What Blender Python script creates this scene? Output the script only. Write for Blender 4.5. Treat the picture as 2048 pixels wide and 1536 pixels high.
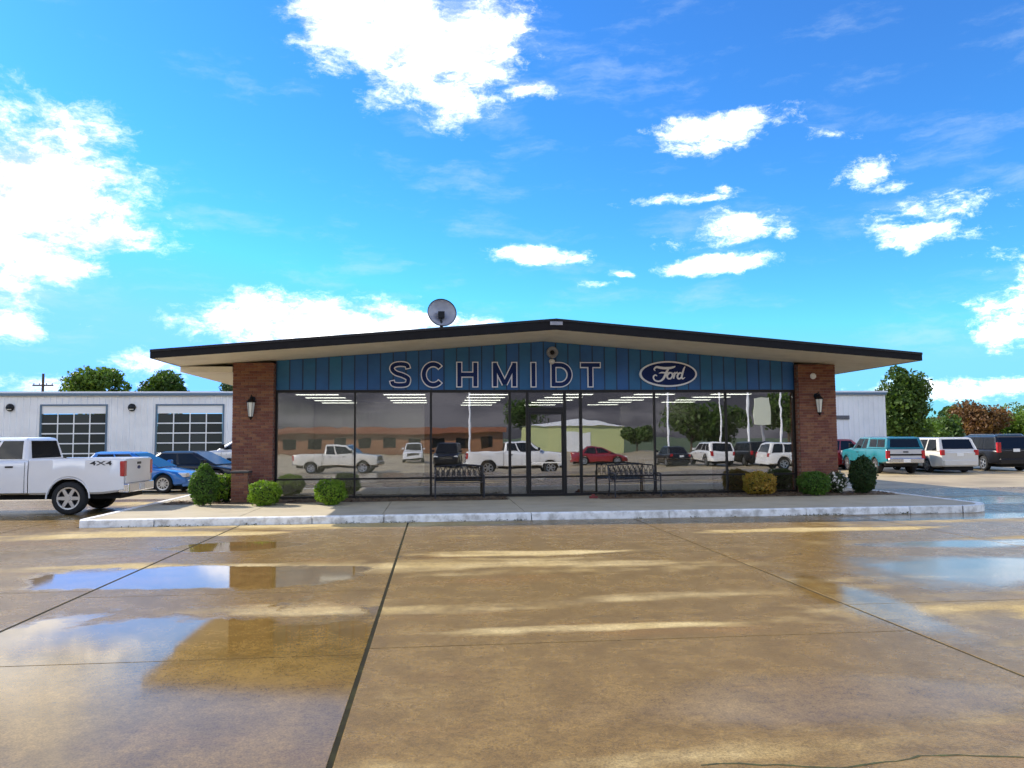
import bpy, bmesh, math, random
import numpy as np
from mathutils import Vector, Matrix
R = math.radians
rnd = random.Random(7)
for o in list(bpy.data.objects): bpy.data.objects.remove(o)
sc = bpy.context.scene
COL = sc.collection

# ---------------------------------------------------------------- camera
cd = bpy.data.cameras.new('camera'); cam = bpy.data.objects.new('camera', cd); COL.objects.link(cam)
cd.sensor_width = 36; cd.lens = 36 * 1550 / 2048; cd.clip_end = 6000; cd.clip_start = .05
cam.matrix_world = (Matrix.Translation((0, 0, 1.8)) @ Matrix.Rotation(R(-5.67), 4, 'Z')
                    @ Matrix.Rotation(R(90 + 3.98), 4, 'X') @ Matrix.Rotation(R(-.39), 4, 'Z'))
sc.camera = cam
# ---------------------------------------------------------------- sky, sun, exposure
SUN = Vector((-1.25, .78, 1.0)).normalized()
SUN_EL = math.asin(SUN.z); SUN_AZ = math.atan2(SUN.x, SUN.y)      # azimuth clockwise from +Y
sc.view_settings.view_transform = 'Standard'; sc.view_settings.look = 'None'
sc.cycles.use_adaptive_sampling = True; sc.cycles.adaptive_threshold = .025; sc.cycles.max_bounces = 6; sc.cycles.diffuse_bounces = 3; sc.cycles.glossy_bounces = 3; sc.cycles.transmission_bounces = 2; sc.cycles.transparent_max_bounces = 8
sc.view_settings.exposure = 1.28; sc.view_settings.gamma = 1; sc.view_settings.use_curve_mapping = False
ld = bpy.data.lights.new('sun', 'SUN'); ld.energy = 3.1; ld.angle = R(.55); ld.color = (1, .91, .76)
sun = bpy.data.objects.new('sun', ld); COL.objects.link(sun)
sun.rotation_euler = (-SUN).to_track_quat('-Z', 'Y').to_euler(); sun.location = (-30, 20, 40)

world = bpy.data.worlds.new('World'); sc.world = world; world.use_nodes = True
WT = world.node_tree; WT.nodes.clear()

class NT:
    """small helper to write node graphs"""
    def __init__(s, tree): s.t = tree
    def n(s, typ, ins=None, **kw):
        nd = s.t.nodes.new(typ)
        for k, v in kw.items(): setattr(nd, k, v)
        for k, v in (ins or {}).items():
            sock = nd.inputs[k]
            if isinstance(v, bpy.types.NodeSocket): s.t.links.new(v, sock)
            else: sock.default_value = v
        return nd
    def m(s, op, a, b=0.0, c=None, clamp=False):
        ins = {0: a, 1: b}
        if c is not None: ins[2] = c
        return s.n('ShaderNodeMath', ins, operation=op, use_clamp=clamp).outputs[0]
    def noise(s, vec, scale, detail=4, rough=.55, dist=0.0):
        ins = {'Scale': scale, 'Detail': detail, 'Roughness': rough, 'Distortion': dist}
        if vec is not None: ins['Vector'] = vec
        return s.n('ShaderNodeTexNoise', ins).outputs[0]
    def ss(s, x, a, b):   # smoothstep
        nd = s.n('ShaderNodeMapRange', {0: x, 1: a, 2: b, 3: 0.0, 4: 1.0}, interpolation_type='SMOOTHSTEP'); return nd.outputs[0]
    def mix(s, f, a, b):
        nd = s.n('ShaderNodeMix', {0: f, 6: a, 7: b}, data_type='RGBA'); return nd.outputs[2]
    def scale(s, vec, sc_): return s.n('ShaderNodeVectorMath', {0: vec, 1: sc_}, operation='MULTIPLY').outputs[0]

W = NT(WT)
sky = W.n('ShaderNodeTexSky', sky_type='NISHITA', sun_disc=False, sun_elevation=SUN_EL, sun_rotation=SUN_AZ,
          altitude=150, air_density=1.0, dust_density=.25, ozone_density=1.6)
skyc = W.n('ShaderNodeHueSaturation', {'Hue': .5, 'Saturation': 1.42, 'Value': 1.0, 'Color': sky.outputs[0]}).outputs[0]
skyc = W.scale(skyc, (.93, 1.18, 1.42))
gen = W.n('ShaderNodeTexCoord').outputs['Generated']
warp = W.n('ShaderNodeTexNoise', {'Vector': gen, 'Scale': 9.0, 'Detail': 6.0, 'Roughness': .62})
wv = W.n('ShaderNodeVectorMath', {0: warp.outputs[1], 1: (.5, .5, .5)}, operation='SUBTRACT').outputs[0]
wv = W.scale(wv, (.075, .075, .03))
dirn = W.n('ShaderNodeVectorMath', {0: gen, 1: wv}, operation='ADD').outputs[0]
sx = W.n('ShaderNodeSeparateXYZ', {0: dirn}).outputs
AZ = W.m('ARCTAN2', sx[0], sx[1]); EL = W.m('ARCSINE', sx[2])
CL = [(-0.519,0.253,0.165,0.135,0.00,1.00),(-0.466,0.270,0.140,0.113,0.00,1.00),(-0.425,0.238,0.125,0.042,-0.14,1.00),(-0.463,0.196,0.110,0.021,0.00,1.00),(-0.434,0.335,0.077,0.045,-0.44,0.55),(-0.370,0.241,0.065,0.018,-0.17,0.90),(-0.118,0.502,0.084,0.039,0.00,1.00),(-0.027,0.490,0.123,0.074,0.00,1.00),(0.046,0.482,0.077,0.084,0.00,1.00),(0.096,0.509,0.042,0.039,0.00,1.00),(0.019,0.423,0.058,0.031,0.00,0.95),(0.116,0.429,0.039,0.008,-0.14,0.70),(-0.143,0.474,0.039,0.029,-0.52,0.80),(-0.059,0.445,0.039,0.039,0.00,0.80),(0.364,0.377,0.094,0.019,0.09,1.00),(0.344,0.356,0.058,0.013,0.00,0.85),(0.140,0.232,0.071,0.016,0.10,1.00),(0.240,0.209,0.017,0.005,0.00,0.80),(0.208,0.196,0.025,0.005,0.09,0.70),(0.356,0.214,0.077,0.015,-0.21,1.00),(0.382,0.257,0.039,0.017,-0.26,0.75),(0.375,0.245,0.052,0.009,0.00,0.60),(0.437,0.243,0.017,0.010,0.00,0.65),(0.371,0.300,0.025,0.006,0.00,0.50),(0.321,0.291,0.052,0.004,-0.05,0.45),(0.496,0.353,0.027,0.006,0.09,0.55),(0.586,0.228,0.048,0.014,0.00,0.70),(0.602,0.250,0.039,0.014,0.00,0.50),(0.570,0.286,0.017,0.006,0.00,0.60),(0.541,0.303,0.031,0.009,0.00,0.40),(0.693,0.138,0.052,0.040,0.00,0.80),(-0.150,0.142,0.185,0.046,0.00,1.00),(-0.007,0.149,0.103,0.015,0.00,0.80),(-0.241,0.162,0.052,0.006,-0.07,0.80),(-0.345,0.089,0.048,0.015,0.00,0.90),(-0.479,0.126,0.039,0.021,0.17,0.90),(0.642,0.050,0.110,0.012,0.00,0.35),(-0.440,0.059,0.097,0.012,0.00,0.25)]
r2 = random.Random(3)
for k in range(34):                                   # heavier broken cloud added round the unseen sky, to brighten and whiten the shade
    a0 = r2.uniform(1.05, 2 * math.pi - 1.0); a0 = a0 - 2 * math.pi if a0 > math.pi else a0
    e0 = r2.choice([.12, .22, .35, .5, .7, .95, 1.15]); sz = r2.uniform(.14, .34)
    CL.append((a0, e0, sz * (1.2 + .8*e0), sz * r2.uniform(.35, .6), 0, r2.uniform(.7, 1)))
CL = [(c[0], c[1], c[2]*(.84 if c[2] > .062 else .86), c[3]*(.84 if c[2] > .062 else .9), c[4], c[5]*(.46 if c[2] < .062 else .85 if c[3] < .03 else 1.0)) for c in CL]
VEC = W.n('ShaderNodeCombineXYZ', {0: AZ, 1: EL, 2: 0.0}).outputs[0]
stretch = W.scale(dirn, (1, 1, 2.2))
fb = W.noise(stretch, 15.0, 8, .72)
cshade = W.ss(fb, .36, .60)
cloudc = W.scale(W.mix(cshade, (.78, .88, .98, 1), (2.0, 1.96, 1.88, 1)), (.86, .86, .86))
clear = W.n('ShaderNodeVectorMath', {0: W.scale(skyc, (.073, .073, .073)), 1: (.45, 1.0, 1.0), 2: (.019, 0, 0)}, operation='MULTIPLY_ADD').outputs[0]
clear = W.n('ShaderNodeVectorMath', {0: clear, 1: (.115, .34, .9)}, operation='MINIMUM').outputs[0]
# clouds opposite the sun are front-lit and brighter than those on the sun's side
anti = W.m('MULTIPLY_ADD', W.n('ShaderNodeVectorMath', {0: gen, 1: tuple(SUN)}, operation='DOT_PRODUCT').outputs[1], -.5, .5)
cbright = W.m('MULTIPLY_ADD', anti, 1.45, .36)
# the rain front that has just passed still hangs low behind the viewer (the shop glass mirrors it)
gx = W.n('ShaderNodeSeparateXYZ', {0: gen}).outputs
rear = W.ss(W.m('MULTIPLY', gx[1], -1.0), .25, .6)
front_m = W.m('MULTIPLY', rear, W.m('SUBTRACT', 1.0, W.ss(W.m('ADD', gx[2], W.m('MULTIPLY', W.m('SUBTRACT', fb, .5), .16)), .10, .26)))
front_c = W.mix(W.ss(W.noise(W.scale(gen, (3, 3, 14)), 2.2, 4), .4, .62), (.06, .06, .076, 1), (.14, .135, .155, 1))
cir = W.m('MULTIPLY', W.ss(W.noise(W.scale(dirn, (2.6, 2.6, 11)), 2.4, 6, .62), .50, .78), .30)
clear = W.mix(cir, clear, (.35, .42, .47, 1))
cloudc = W.n('ShaderNodeVectorMath', {0: cloudc, 'Scale': cbright}, operation='SCALE').outputs[0]
rough_edge = W.m('MULTIPLY', W.m('SUBTRACT', fb, .5), 1.9)
def patch_sky(blobs):
    """sky and clouds of one sector of the horizon: soft elliptic patches broken up by noise"""
    acc = None
    for (a0, e0, ra, rb, rot, st) in blobs:
        q = W.n('ShaderNodeVectorMath', {0: VEC, 1: (1/ra, 1/rb, 0), 2: (-a0/ra, -e0/rb, 0)}, operation='MULTIPLY_ADD').outputs[0]
        ln = W.n('ShaderNodeVectorMath', {0: q}, operation='LENGTH').outputs[1]
        mm = W.m('MULTIPLY_ADD', ln, -st, st)
        acc = mm if acc is None else W.m('MAXIMUM', acc, mm)
    cmask = W.ss(W.m('ADD', acc, rough_edge), -.16, .72)
    return W.n('ShaderNodeBackground', {'Color': W.mix(front_m, W.mix(W.m('MULTIPLY', cmask, .97), clear, cloudc), front_c), 'Strength': 1.0}).outputs[0]
bounds = [-math.pi, -1.7, -.68, -.27, .08, .30, .80, 1.9, math.pi]
shader = None
for k in range(len(bounds)-1):
    lo, hi = bounds[k], bounds[k+1]
    sel = [c for c in CL if c[0]+1.7*c[2]+.06 > lo and c[0]-1.7*c[2]-.06 < hi] or [(0, -1, .1, .1, 0, .1)]
    bgk = patch_sky(sel)
    shader = bgk if shader is None else W.n('ShaderNodeMixShader', {0: W.m('GREATER_THAN', AZ, lo), 1: shader, 2: bgk}).outputs[0]
WT.links.new(shader, W.n('ShaderNodeOutputWorld').inputs[0])
world.cycles.sampling_method = 'MANUAL'; world.cycles.sample_map_resolution = 512

# ================================================================ helpers
def tag(o, label=None, cat=None, group=None, kind=None):
    if label: o['label'] = label
    if cat: o['category'] = cat
    if group: o['group'] = group
    if kind: o['kind'] = kind
    return o
def thing(name, label, cat, loc=(0, 0, 0), rz=0, group=None):
    o = bpy.data.objects.new(name, None); COL.objects.link(o); o.empty_display_size = .2
    o.location = loc; o.rotation_euler = (0, 0, rz); return tag(o, label, cat, group)
def link(name, me, parent=None, loc=None, rot=None):
    o = bpy.data.objects.new(name, me); COL.objects.link(o)
    if parent is not None: o.parent = parent
    if loc is not None: o.location = loc
    if rot is not None: o.rotation_euler = rot
    return o

class MB:
    def __init__(s): s.v = []; s.f = []
    def add(s, vs, fs):
        b = len(s.v); s.v += [tuple(p) for p in vs]; s.f += [tuple(b + i for i in q) for q in fs]; return s
    def box(s, x0, x1, y0, y1, z0, z1):
        return s.add([(x0,y0,z0),(x1,y0,z0),(x1,y1,z0),(x0,y1,z0),(x0,y0,z1),(x1,y0,z1),(x1,y1,z1),(x0,y1,z1)],
                     [(0,3,2,1),(4,5,6,7),(0,1,5,4),(1,2,6,5),(2,3,7,6),(3,0,4,7)])
    def cbox(s, c, d): return s.box(c[0]-d[0]/2, c[0]+d[0]/2, c[1]-d[1]/2, c[1]+d[1]/2, c[2]-d[2]/2, c[2]+d[2]/2)
    def prism(s, poly, a, b, axis='y'):
        """polygon (p,q) extruded a..b: axis y -> (p,.,q), z -> (p,q,.), x -> (.,p,q)"""
        def P(p, t): return (p[0], t, p[1]) if axis == 'y' else ((p[0], p[1], t) if axis == 'z' else (t, p[0], p[1]))
        n = len(poly)
        ar = sum(poly[i][0]*poly[(i+1) % n][1] - poly[(i+1) % n][0]*poly[i][1] for i in range(n))
        flip = (ar < 0) != (axis == 'y')
        vs = [P(p, a) for p in poly] + [P(p, b) for p in poly]
        fs = [tuple(range(n))[::-1], tuple(range(n, 2*n))] + [(i, (i+1) % n, n+(i+1) % n, n+i) for i in range(n)]
        if flip: fs = [q[::-1] for q in fs]
        return s.add(vs, fs)
    def tube(s, path, r, n=8, cap=True):
        path = [Vector(p) for p in path]; rr = r if isinstance(r, (list, tuple)) else [r]*len(path)
        vs = []; fs = []
        up = Vector((0, 0, 1)); prev = None
        for i, p in enumerate(path):
            d = (path[min(i+1, len(path)-1)] - path[max(i-1, 0)]).normalized()
            if prev is None: a = d.orthogonal().normalized()
            else: a = (prev - d*prev.dot(d)).normalized()
            prev = a; b = d.cross(a)
            for k in range(n):
                t = 2*math.pi*k/n; vs.append(p + (a*math.cos(t) + b*math.sin(t))*rr[i])
        for i in range(len(path)-1):
            for k in range(n): fs.append((i*n+k, i*n+(k+1) % n, (i+1)*n+(k+1) % n, (i+1)*n+k))
        if cap: fs += [tuple(range(n))[::-1], tuple((len(path)-1)*n+k for k in range(n))]
        return s.add(vs, fs)
    def lathe(s, prof, n=16, c=(0, 0, 0), axis='z'):
        vs = []; fs = []
        for (r, h) in prof:
            for k in range(n):
                t = 2*math.pi*k/n; x, y = r*math.cos(t), r*math.sin(t)
                p = (x, y, h) if axis == 'z' else ((x, h, y) if axis == 'y' else (h, x, y))
                vs.append((p[0]+c[0], p[1]+c[1], p[2]+c[2]))
        for i in range(len(prof)-1):
            for k in range(n):
                q = (i*n+k, i*n+(k+1) % n, (i+1)*n+(k+1) % n, (i+1)*n+k)
                fs.append(q if axis != 'y' else q[::-1])
        return s.add(vs, fs)
    def mesh(s, name, mat, smooth=None):
        me = bpy.data.meshes.new(name); me.from_pydata(s.v, [], s.f)
        for m_ in (mat if isinstance(mat, (list, tuple)) else [mat]): me.materials.append(m_)
        if smooth is not None:
            me.shade_smooth()
            try: me.set_sharp_from_angle(angle=R(smooth))
            except Exception: pass
        me.update(); return me
    def build(s, name, mat, parent=None, off=None, smooth=None, bevel=0, seg=2, rel=True):
        """coordinates are the thing's local ones; off = a world point to subtract"""
        if off is not None: s.v = [(a-off[0], b-off[1], c-off[2]) for a, b, c in s.v]
        o = link(name, s.mesh(name, mat, smooth), parent)
        if bevel:
            md = o.modifiers.new('bevel', 'BEVEL'); md.width = bevel; md.segments = seg; md.limit_method = 'ANGLE'; md.angle_limit = R(35)
            md.harden_normals = False
        return o

# ================================================================ materials
MATS = {}
def mat(name, col=(.5, .5, .5), rough=.6, metal=0.0, var=.0, vscale=6.0, bump=0.0, bscale=60.0, coat=0.0, spec=.5, obj_rand=0.0, isl=0.0, col2=None, emit=None, objc=True):
    m = bpy.data.materials.new(name); m.use_nodes = True; t = m.node_tree; T = NT(t)
    p = t.nodes['Principled BSDF']
    p.inputs['Roughness'].default_value = rough; p.inputs['Metallic'].default_value = metal
    p.inputs['Specular IOR Level'].default_value = spec
    if coat: p.inputs['Coat Weight'].default_value = coat; p.inputs['Coat Roughness'].default_value = .04
    vec = T.n('ShaderNodeTexCoord').outputs['Object'] if objc else T.n('ShaderNodeNewGeometry').outputs['Position']
    c = T.n('ShaderNodeRGB').outputs[0]; c.default_value = (*col, 1)
    if var:
        nz = T.noise(vec, vscale, 6, .6)
        k2 = col2 or tuple(x*.55 for x in col)
        c = T.mix(T.m('MULTIPLY', T.ss(nz, .38, .72), var), c, (*k2, 1))
        rv = T.m('ADD', rough, T.m('MULTIPLY', T.m('SUBTRACT', nz, .5), .25)); t.links.new(rv, p.inputs['Roughness'])
    if obj_rand or isl:
        src = T.n('ShaderNodeObjectInfo').outputs['Random'] if obj_rand else T.n('ShaderNodeNewGeometry').outputs['Random Per Island']
        amt = obj_rand or isl
        c = T.n('ShaderNodeHueSaturation', {'Hue': T.m('ADD', .5, T.m('MULTIPLY', T.m('SUBTRACT', src, .5), .03)), 'Saturation': 1.0,
             'Value': T.m('ADD', 1 - amt/2, T.m('MULTIPLY', src, amt)), 'Color': c}).outputs[0]
    t.links.new(c, p.inputs['Base Color'])
    if bump:
        b = T.n('ShaderNodeBump', {'Strength': bump, 'Distance': .01, 'Height': T.noise(vec, bscale, 5, .6)})
        t.links.new(b.outputs[0], p.inputs['Normal'])
    if emit: p.inputs['Emission Color'].default_value = (*emit[0], 1); p.inputs['Emission Strength'].default_value = emit[1]
    MATS[name] = m; return m
def leaf_mat(name, c1, c2, trans=.35):
    m = bpy.data.materials.new(name); m.use_nodes = True; t = m.node_tree; T = NT(t); t.nodes.clear()
    geo = T.n('ShaderNodeNewGeometry'); rn = geo.outputs['Random Per Island']
    obj = T.n('ShaderNodeTexCoord').outputs['Object']
    f = T.m('ADD', T.m('MULTIPLY', rn, .65), T.m('MULTIPLY', T.ss(T.noise(obj, 1.1, 3), .35, .65), .35))
    c = T.mix(f, (*c1, 1), (*c2, 1))
    d = T.n('ShaderNodeBsdfPrincipled', {'Base Color': c, 'Roughness': .55, 'Specular IOR Level': .3})
    tr = T.n('ShaderNodeBsdfTranslucent', {'Color': T.scale(c, (1.15, 1.2, .6))})
    mx = T.n('ShaderNodeMixShader', {0: trans, 1: d.outputs[0], 2: tr.outputs[0]})
    t.links.new(mx.outputs[0], T.n('ShaderNodeOutputMaterial').inputs[0]); MATS[name] = m; return m

def concrete_mat():
    m = bpy.data.materials.new('wet_concrete'); m.use_nodes = True; t = m.node_tree; T = NT(t); p = t.nodes['Principled BSDF']
    pos = T.n('ShaderNodeNewGeometry').outputs['Position']
    X, Y, Z = T.n('ShaderNodeSeparateXYZ', {0: pos}).outputs
    rand = T.n('ShaderNodeObjectInfo').outputs['Random']
    wob = T.noise(pos, .55, 5, .62); wob2 = T.noise(pos, 2.6, 5, .6)
    streak = T.noise(T.scale(pos, (.10, .50, 1)), 1.0, 4, .52)
    def blob(cx, cy, rx, ry):
        a = T.m('DIVIDE', T.m('SUBTRACT', X, cx), rx); b = T.m('DIVIDE', T.m('SUBTRACT', Y, cy), ry)
        return T.m('SUBTRACT', 1.0, T.m('SQRT', T.m('ADD', T.m('MULTIPLY', a, a), T.m('MULTIPLY', b, b))))
    left = T.m('LESS_THAN', X, -.56)
    pb = T.m('MAXIMUM', blob(-2.4, 5.6, 3.2, 3.5), blob(-3.0, 10.7, 2.6, 1.0))
    pb = T.m('MAXIMUM', pb, blob(-3.4, 13.6, 1.3, .7))
    pl = T.m('MULTIPLY', T.m('ADD', T.m('MULTIPLY', pb, 1.25), T.m('MULTIPLY', T.m('SUBTRACT', wob, .5), 2.2)), left)
    pr_ = T.m('MAXIMUM', blob(7.2, 9.9, 2.6, 1.4), T.m('MAXIMUM', blob(4.6, 8.0, .55, 2.6), T.m('MAXIMUM', blob(12.5, 16.2, 5, .75), blob(8.6, 12.2, 2.2, .6))))
    pr_ = T.m('MAXIMUM', pr_, T.m('MAXIMUM', blob(2.6, 5.2, 1.9, .6), T.m('MAXIMUM', blob(-8.5, 13, 4, 1.2), blob(17, 20, 5, 1.6))))
    prr = T.m('MULTIPLY', T.m('ADD', T.m('MULTIPLY', pr_, .8), T.m('MULTIPLY', T.m('SUBTRACT', wob, .5), 1.2)), .8)
    pud = T.m('MAXIMUM', T.ss(pl, .0, .22), T.m('MULTIPLY', T.ss(prr, .0, .34), .78))
    # dampness: streaks along the slope, wetter near the puddles
    dryp = T.m('MAXIMUM', T.m('MAXIMUM', blob(1.0, 12.3, 3.0, .55), blob(1.3, 7.42, 2.6, .30)), T.m('MAXIMUM', blob(-5.5, 15.6, 4.5, .45), T.m('MAXIMUM', blob(7.5, 14.4, 4, .45), T.m('MAXIMUM', blob(-7.2, 10.4, 3, .5), blob(7.6, 7.4, 2.2, .6)))))
    dryp = T.ss(T.m('ADD', dryp, T.m('MULTIPLY', T.m('SUBTRACT', T.noise(T.scale(pos, (.5, 1.4, 1)), 1.0, 5, .6), .5), 1.6)), .05, .75)
    damp = T.m('MAXIMUM', T.ss(T.m('SUBTRACT', T.m('ADD', streak, T.m('ADD', T.m('MULTIPLY', T.m('SUBTRACT', wob2, .5), .10), T.m('MULTIPLY', rand, .05))), T.m('MULTIPLY', dryp, .17)), .36, .50), pud)
    grain = T.noise(pos, 62, 3, .8); grit = T.noise(pos, 17, 5, .72)
    dry = T.mix(T.ss(wob, .35, .65), (.52, .41, .21, 1), (.40, .295, .125, 1))
    wet = T.mix(T.ss(wob2, .3, .7), (.225, .138, .038, 1), (.160, .096, .025, 1))
    wet = T.mix(T.m('MULTIPLY', T.ss(T.noise(T.scale(pos, (.3, .6, 1)), 1.3, 3), .55, .72), .6), wet, (.24, .125, .030, 1))
    c = T.mix(damp, dry, wet)
    c = T.n('ShaderNodeHueSaturation', {'Saturation': 1.0, 'Value': T.m('ADD', .62, T.m('ADD', T.m('MULTIPLY', T.ss(grain, .40, .62), .46), T.m('MULTIPLY', T.ss(grit, .36, .64), .30))), 'Color': c}).outputs[0]
    # small dark oil spots and specks
    vor = T.n('ShaderNodeTexVoronoi', {'Vector': pos, 'Scale': 1.3}, feature='F1').outputs[0]
    c = T.mix(T.m('MULTIPLY', T.ss(vor, .035, .015), .6), c, (.06, .045, .03, 1))
    # hairline cracks, tyre-dark lanes and a few oil stains
    cv = T.n('ShaderNodeVectorMath', {0: pos, 1: T.scale(T.n('ShaderNodeTexNoise', {'Vector': pos, 'Scale': 1.6, 'Detail': 5.0}).outputs[1], (.9, .9, 0))}, operation='ADD').outputs[0]
    ck = T.n('ShaderNodeTexVoronoi', {'Vector': cv, 'Scale': .21}, feature='DISTANCE_TO_EDGE').outputs[0]
    c = T.mix(T.m('MULTIPLY', T.m('MULTIPLY', T.ss(ck, .0032, .0012), T.m('MULTIPLY', T.ss(wob, .5, .6), T.m('SUBTRACT', 1.0, pud))), .75), c, (.05, .04, .02, 1))
    lane = T.noise(T.scale(pos, (1.1, .07, 1)), 1.0, 3, .5)
    c = T.mix(T.m('MULTIPLY', T.ss(lane, .56, .72), .35), c, (.09, .062, .032, 1))
    vo2 = T.n('ShaderNodeTexVoronoi', {'Vector': cv, 'Scale': .27}, feature='F1').outputs[0]
    c = T.mix(T.m('MULTIPLY', T.ss(vo2, .12, .03), .5), c, (.07, .05, .025, 1))
    t.links.new(c, p.inputs['Base Color'])
    ro = T.m('SUBTRACT', .66, T.m('MULTIPLY', damp, .38)); ro = T.m('ADD', ro, T.m('MULTIPLY', T.m('SUBTRACT', wob2, .5), .16))
    far_ = T.ss(Y, 5.2, 7.4)
    ro = T.n('ShaderNodeMix', {0: pud, 2: ro, 3: T.m('SUBTRACT', .10, T.m('MULTIPLY', far_, .055))}).outputs[0]
    t.links.new(ro, p.inputs['Roughness'])
    p.inputs['IOR'].default_value = 1.5
    t.links.new(T.m('ADD', .08, T.m('ADD', T.m('MULTIPLY', damp, .13), T.m('MULTIPLY', pud, T.m('ADD', .02, T.m('MULTIPLY', far_, .24))))), p.inputs['Specular IOR Level'])
    h = T.m('ADD', T.m('MULTIPLY', grain, .5), grit)
    b = T.n('ShaderNodeBump', {'Strength': T.m('MULTIPLY', T.m('SUBTRACT', 1.0, T.m('MULTIPLY', pud, .985)), .5), 'Distance': .008, 'Height': h})
    t.links.new(b.outputs[0], p.inputs['Normal']); return m
CONC = concrete_mat()
M = mat
WALKM = M('sidewalk_concrete', (.42, .36, .25), .8, var=.6, vscale=1.2, bump=.3, objc=False, col2=(.30, .25, .17))
JOINT = M('joint_filler', (.022, .020, .013), .95, var=.6, spec=.05, objc=False, col2=(.045, .045, .02))
KERBM = M('kerb_paint', (.88, .87, .83), .6, var=.7, vscale=5.5, bump=.6, bscale=25, objc=False, col2=(.33, .30, .25))
MULCH = M('mulch', (.13, .085, .05), .95, var=.8, vscale=12, bump=.8, bscale=40, isl=.6, objc=False)
GRASSM = M('far_grass', (.06, .09, .025), .95, var=.6, vscale=.05, objc=False)
REARLOT = M('rear_lot_concrete', (.42, .33, .185), .55, var=.8, vscale=.35, bump=.2, objc=False, col2=(.20, .15, .09))
BRICKM = M('brick', (.235, .092, .055), .85, var=.6, vscale=14, bump=.4, bscale=70, obj_rand=.55)
BRICKJ = M('brick_far', (.235, .092, .055), .85, var=.6, vscale=14, bump=.4, bscale=70, isl=.55)
MORTAR = M('mortar', (.27, .19, .15), .95, var=.3, objc=False)
FASCIA = M('dark_fascia', (.009, .008, .009), .6, var=.4, spec=.2, objc=False)
SOFFIT = M('soffit_paint', (.80, .74, .60), .7, var=.25, vscale=1.5, objc=False)
ROOFM = M('roof_membrane', (.05, .05, .05), .9, var=.4, objc=False)
BLUE = M('blue_panel', (.020, .138, .345), .42, var=.35, vscale=2.0, col2=(.012, .07, .18), obj_rand=.16, objc=False)
BLUED = M('blue_batten', (.010, .045, .115), .45, objc=False)
BRONZE = M('dark_bronze', (.018, .015, .013), .4, metal=.3, var=.3, objc=False)
INTW = M('interior_paint', (.76, .74, .68), .8, var=.2, objc=False)
INTG = M('interior_grey', (.15, .14, .13), .8, var=.3, objc=False)
INTF = M('interior_floor', (.13, .105, .08), .25, var=.5, objc=False)
INTC = M('interior_ceiling', (.24, .235, .22), .85, objc=False)
LAMP = M('lamp_diffuser', (.9, .9, .85), .5, emit=((1, .97, .88), 3.0))
WOODM = M('desk_wood', (.30, .20, .11), .5, var=.5)
BLACK = M('black_metal', (.012, .012, .013), .4, metal=.5)
IRON = M('cast_iron', (.03, .03, .036), .45, metal=.4, var=.4)
FROST = M('frosted_glass', (.75, .74, .66), .3)
WHITE = M('white_plastic', (.8, .8, .78), .4)
NAVY = M('navy_face', (.013, .030, .125), .5, spec=.15)
SIGNW = M('sign_white', (.88, .88, .91), .4)
OVALB = M('oval_blue', (.006, .020, .11), .45, spec=.2)
CHROME = M('chrome', (.75, .75, .76), .12, metal=1.0)
DISHM = M('dish_grey', (.34, .34, .37), .5, metal=.3, var=.3)
SIDING = M('white_siding', (.84, .84, .83), .5, var=.35, vscale=.7, objc=False, col2=(.55, .55, .55))
TRIMB = M('blue_grey_trim', (.10, .16, .22), .5, objc=False)
DGLASS = M('dark_glass', (.010, .011, .012), .04, spec=.4)
GRGLASS = M('garage_glass', (.05, .056, .052), .08, spec=.25, obj_rand=.5)
RUBBER = M('tyre_rubber', (.015, .015, .016), .85, bump=.3)
ALLOY = M('alloy', (.55, .56, .58), .3, metal=.9)
UNDER = M('underbody', (.008, .008, .009), .9)
RED = M('tail_red', (.42, .01, .014), .15, coat=.6)
CLEAR = M('lamp_clear', (.7, .7, .7), .1, coat=.6)
BARK = M('bark', (.10, .07, .045), .9, var=.6, bump=.6, bscale=18)
def glass_mat(name, fac, tint):
    m = bpy.data.materials.new(name); m.use_nodes = True; t = m.node_tree; T = NT(t); t.nodes.clear()
    pos = T.n('ShaderNodeNewGeometry').outputs['Position']
    b = T.n('ShaderNodeBump', {'Strength': .03, 'Distance': .05, 'Height': T.noise(pos, .9, 2)})
    tr = T.n('ShaderNodeBsdfTransparent', {'Color': (*tint, 1)})
    gl = T.n('ShaderNodeBsdfGlossy', {'Color': (.95, .95, .98, 1), 'Roughness': .0, 'Normal': b.outputs[0]})
    lw = T.n('ShaderNodeFresnel', {'IOR': 1.5}).outputs[0]
    mx = T.n('ShaderNodeMixShader', {0: T.m('ADD', fac, T.m('MULTIPLY', lw, .5), clamp=True), 1: tr.outputs[0], 2: gl.outputs[0]})
    t.links.new(mx.outputs[0], T.n('ShaderNodeOutputMaterial').inputs[0]); return m
GLASS = glass_mat('shop_glass', .25, (.60, .62, .60))
def paint(name, col, metal=0.0): return M(name, col, .32, metal=metal, coat=1.0, var=.10, vscale=1.5)
P_WHITE = paint('white_paint', (.80, .79, .78)); P_SILV = paint('silver_paint', (.55, .56, .58), .3)
P_BLUE = paint('blue_paint', (.012, .16, .52)); P_BLACK = M('black_paint', (.006, .006, .008), .3, coat=.35, spec=.3)
P_TEAL = paint('teal_paint', (.008, .17, .21)); P_RED = paint('red_paint', (.24, .010, .014)); P_CREAM = paint('pearl_paint', (.64, .61, .55))

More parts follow.
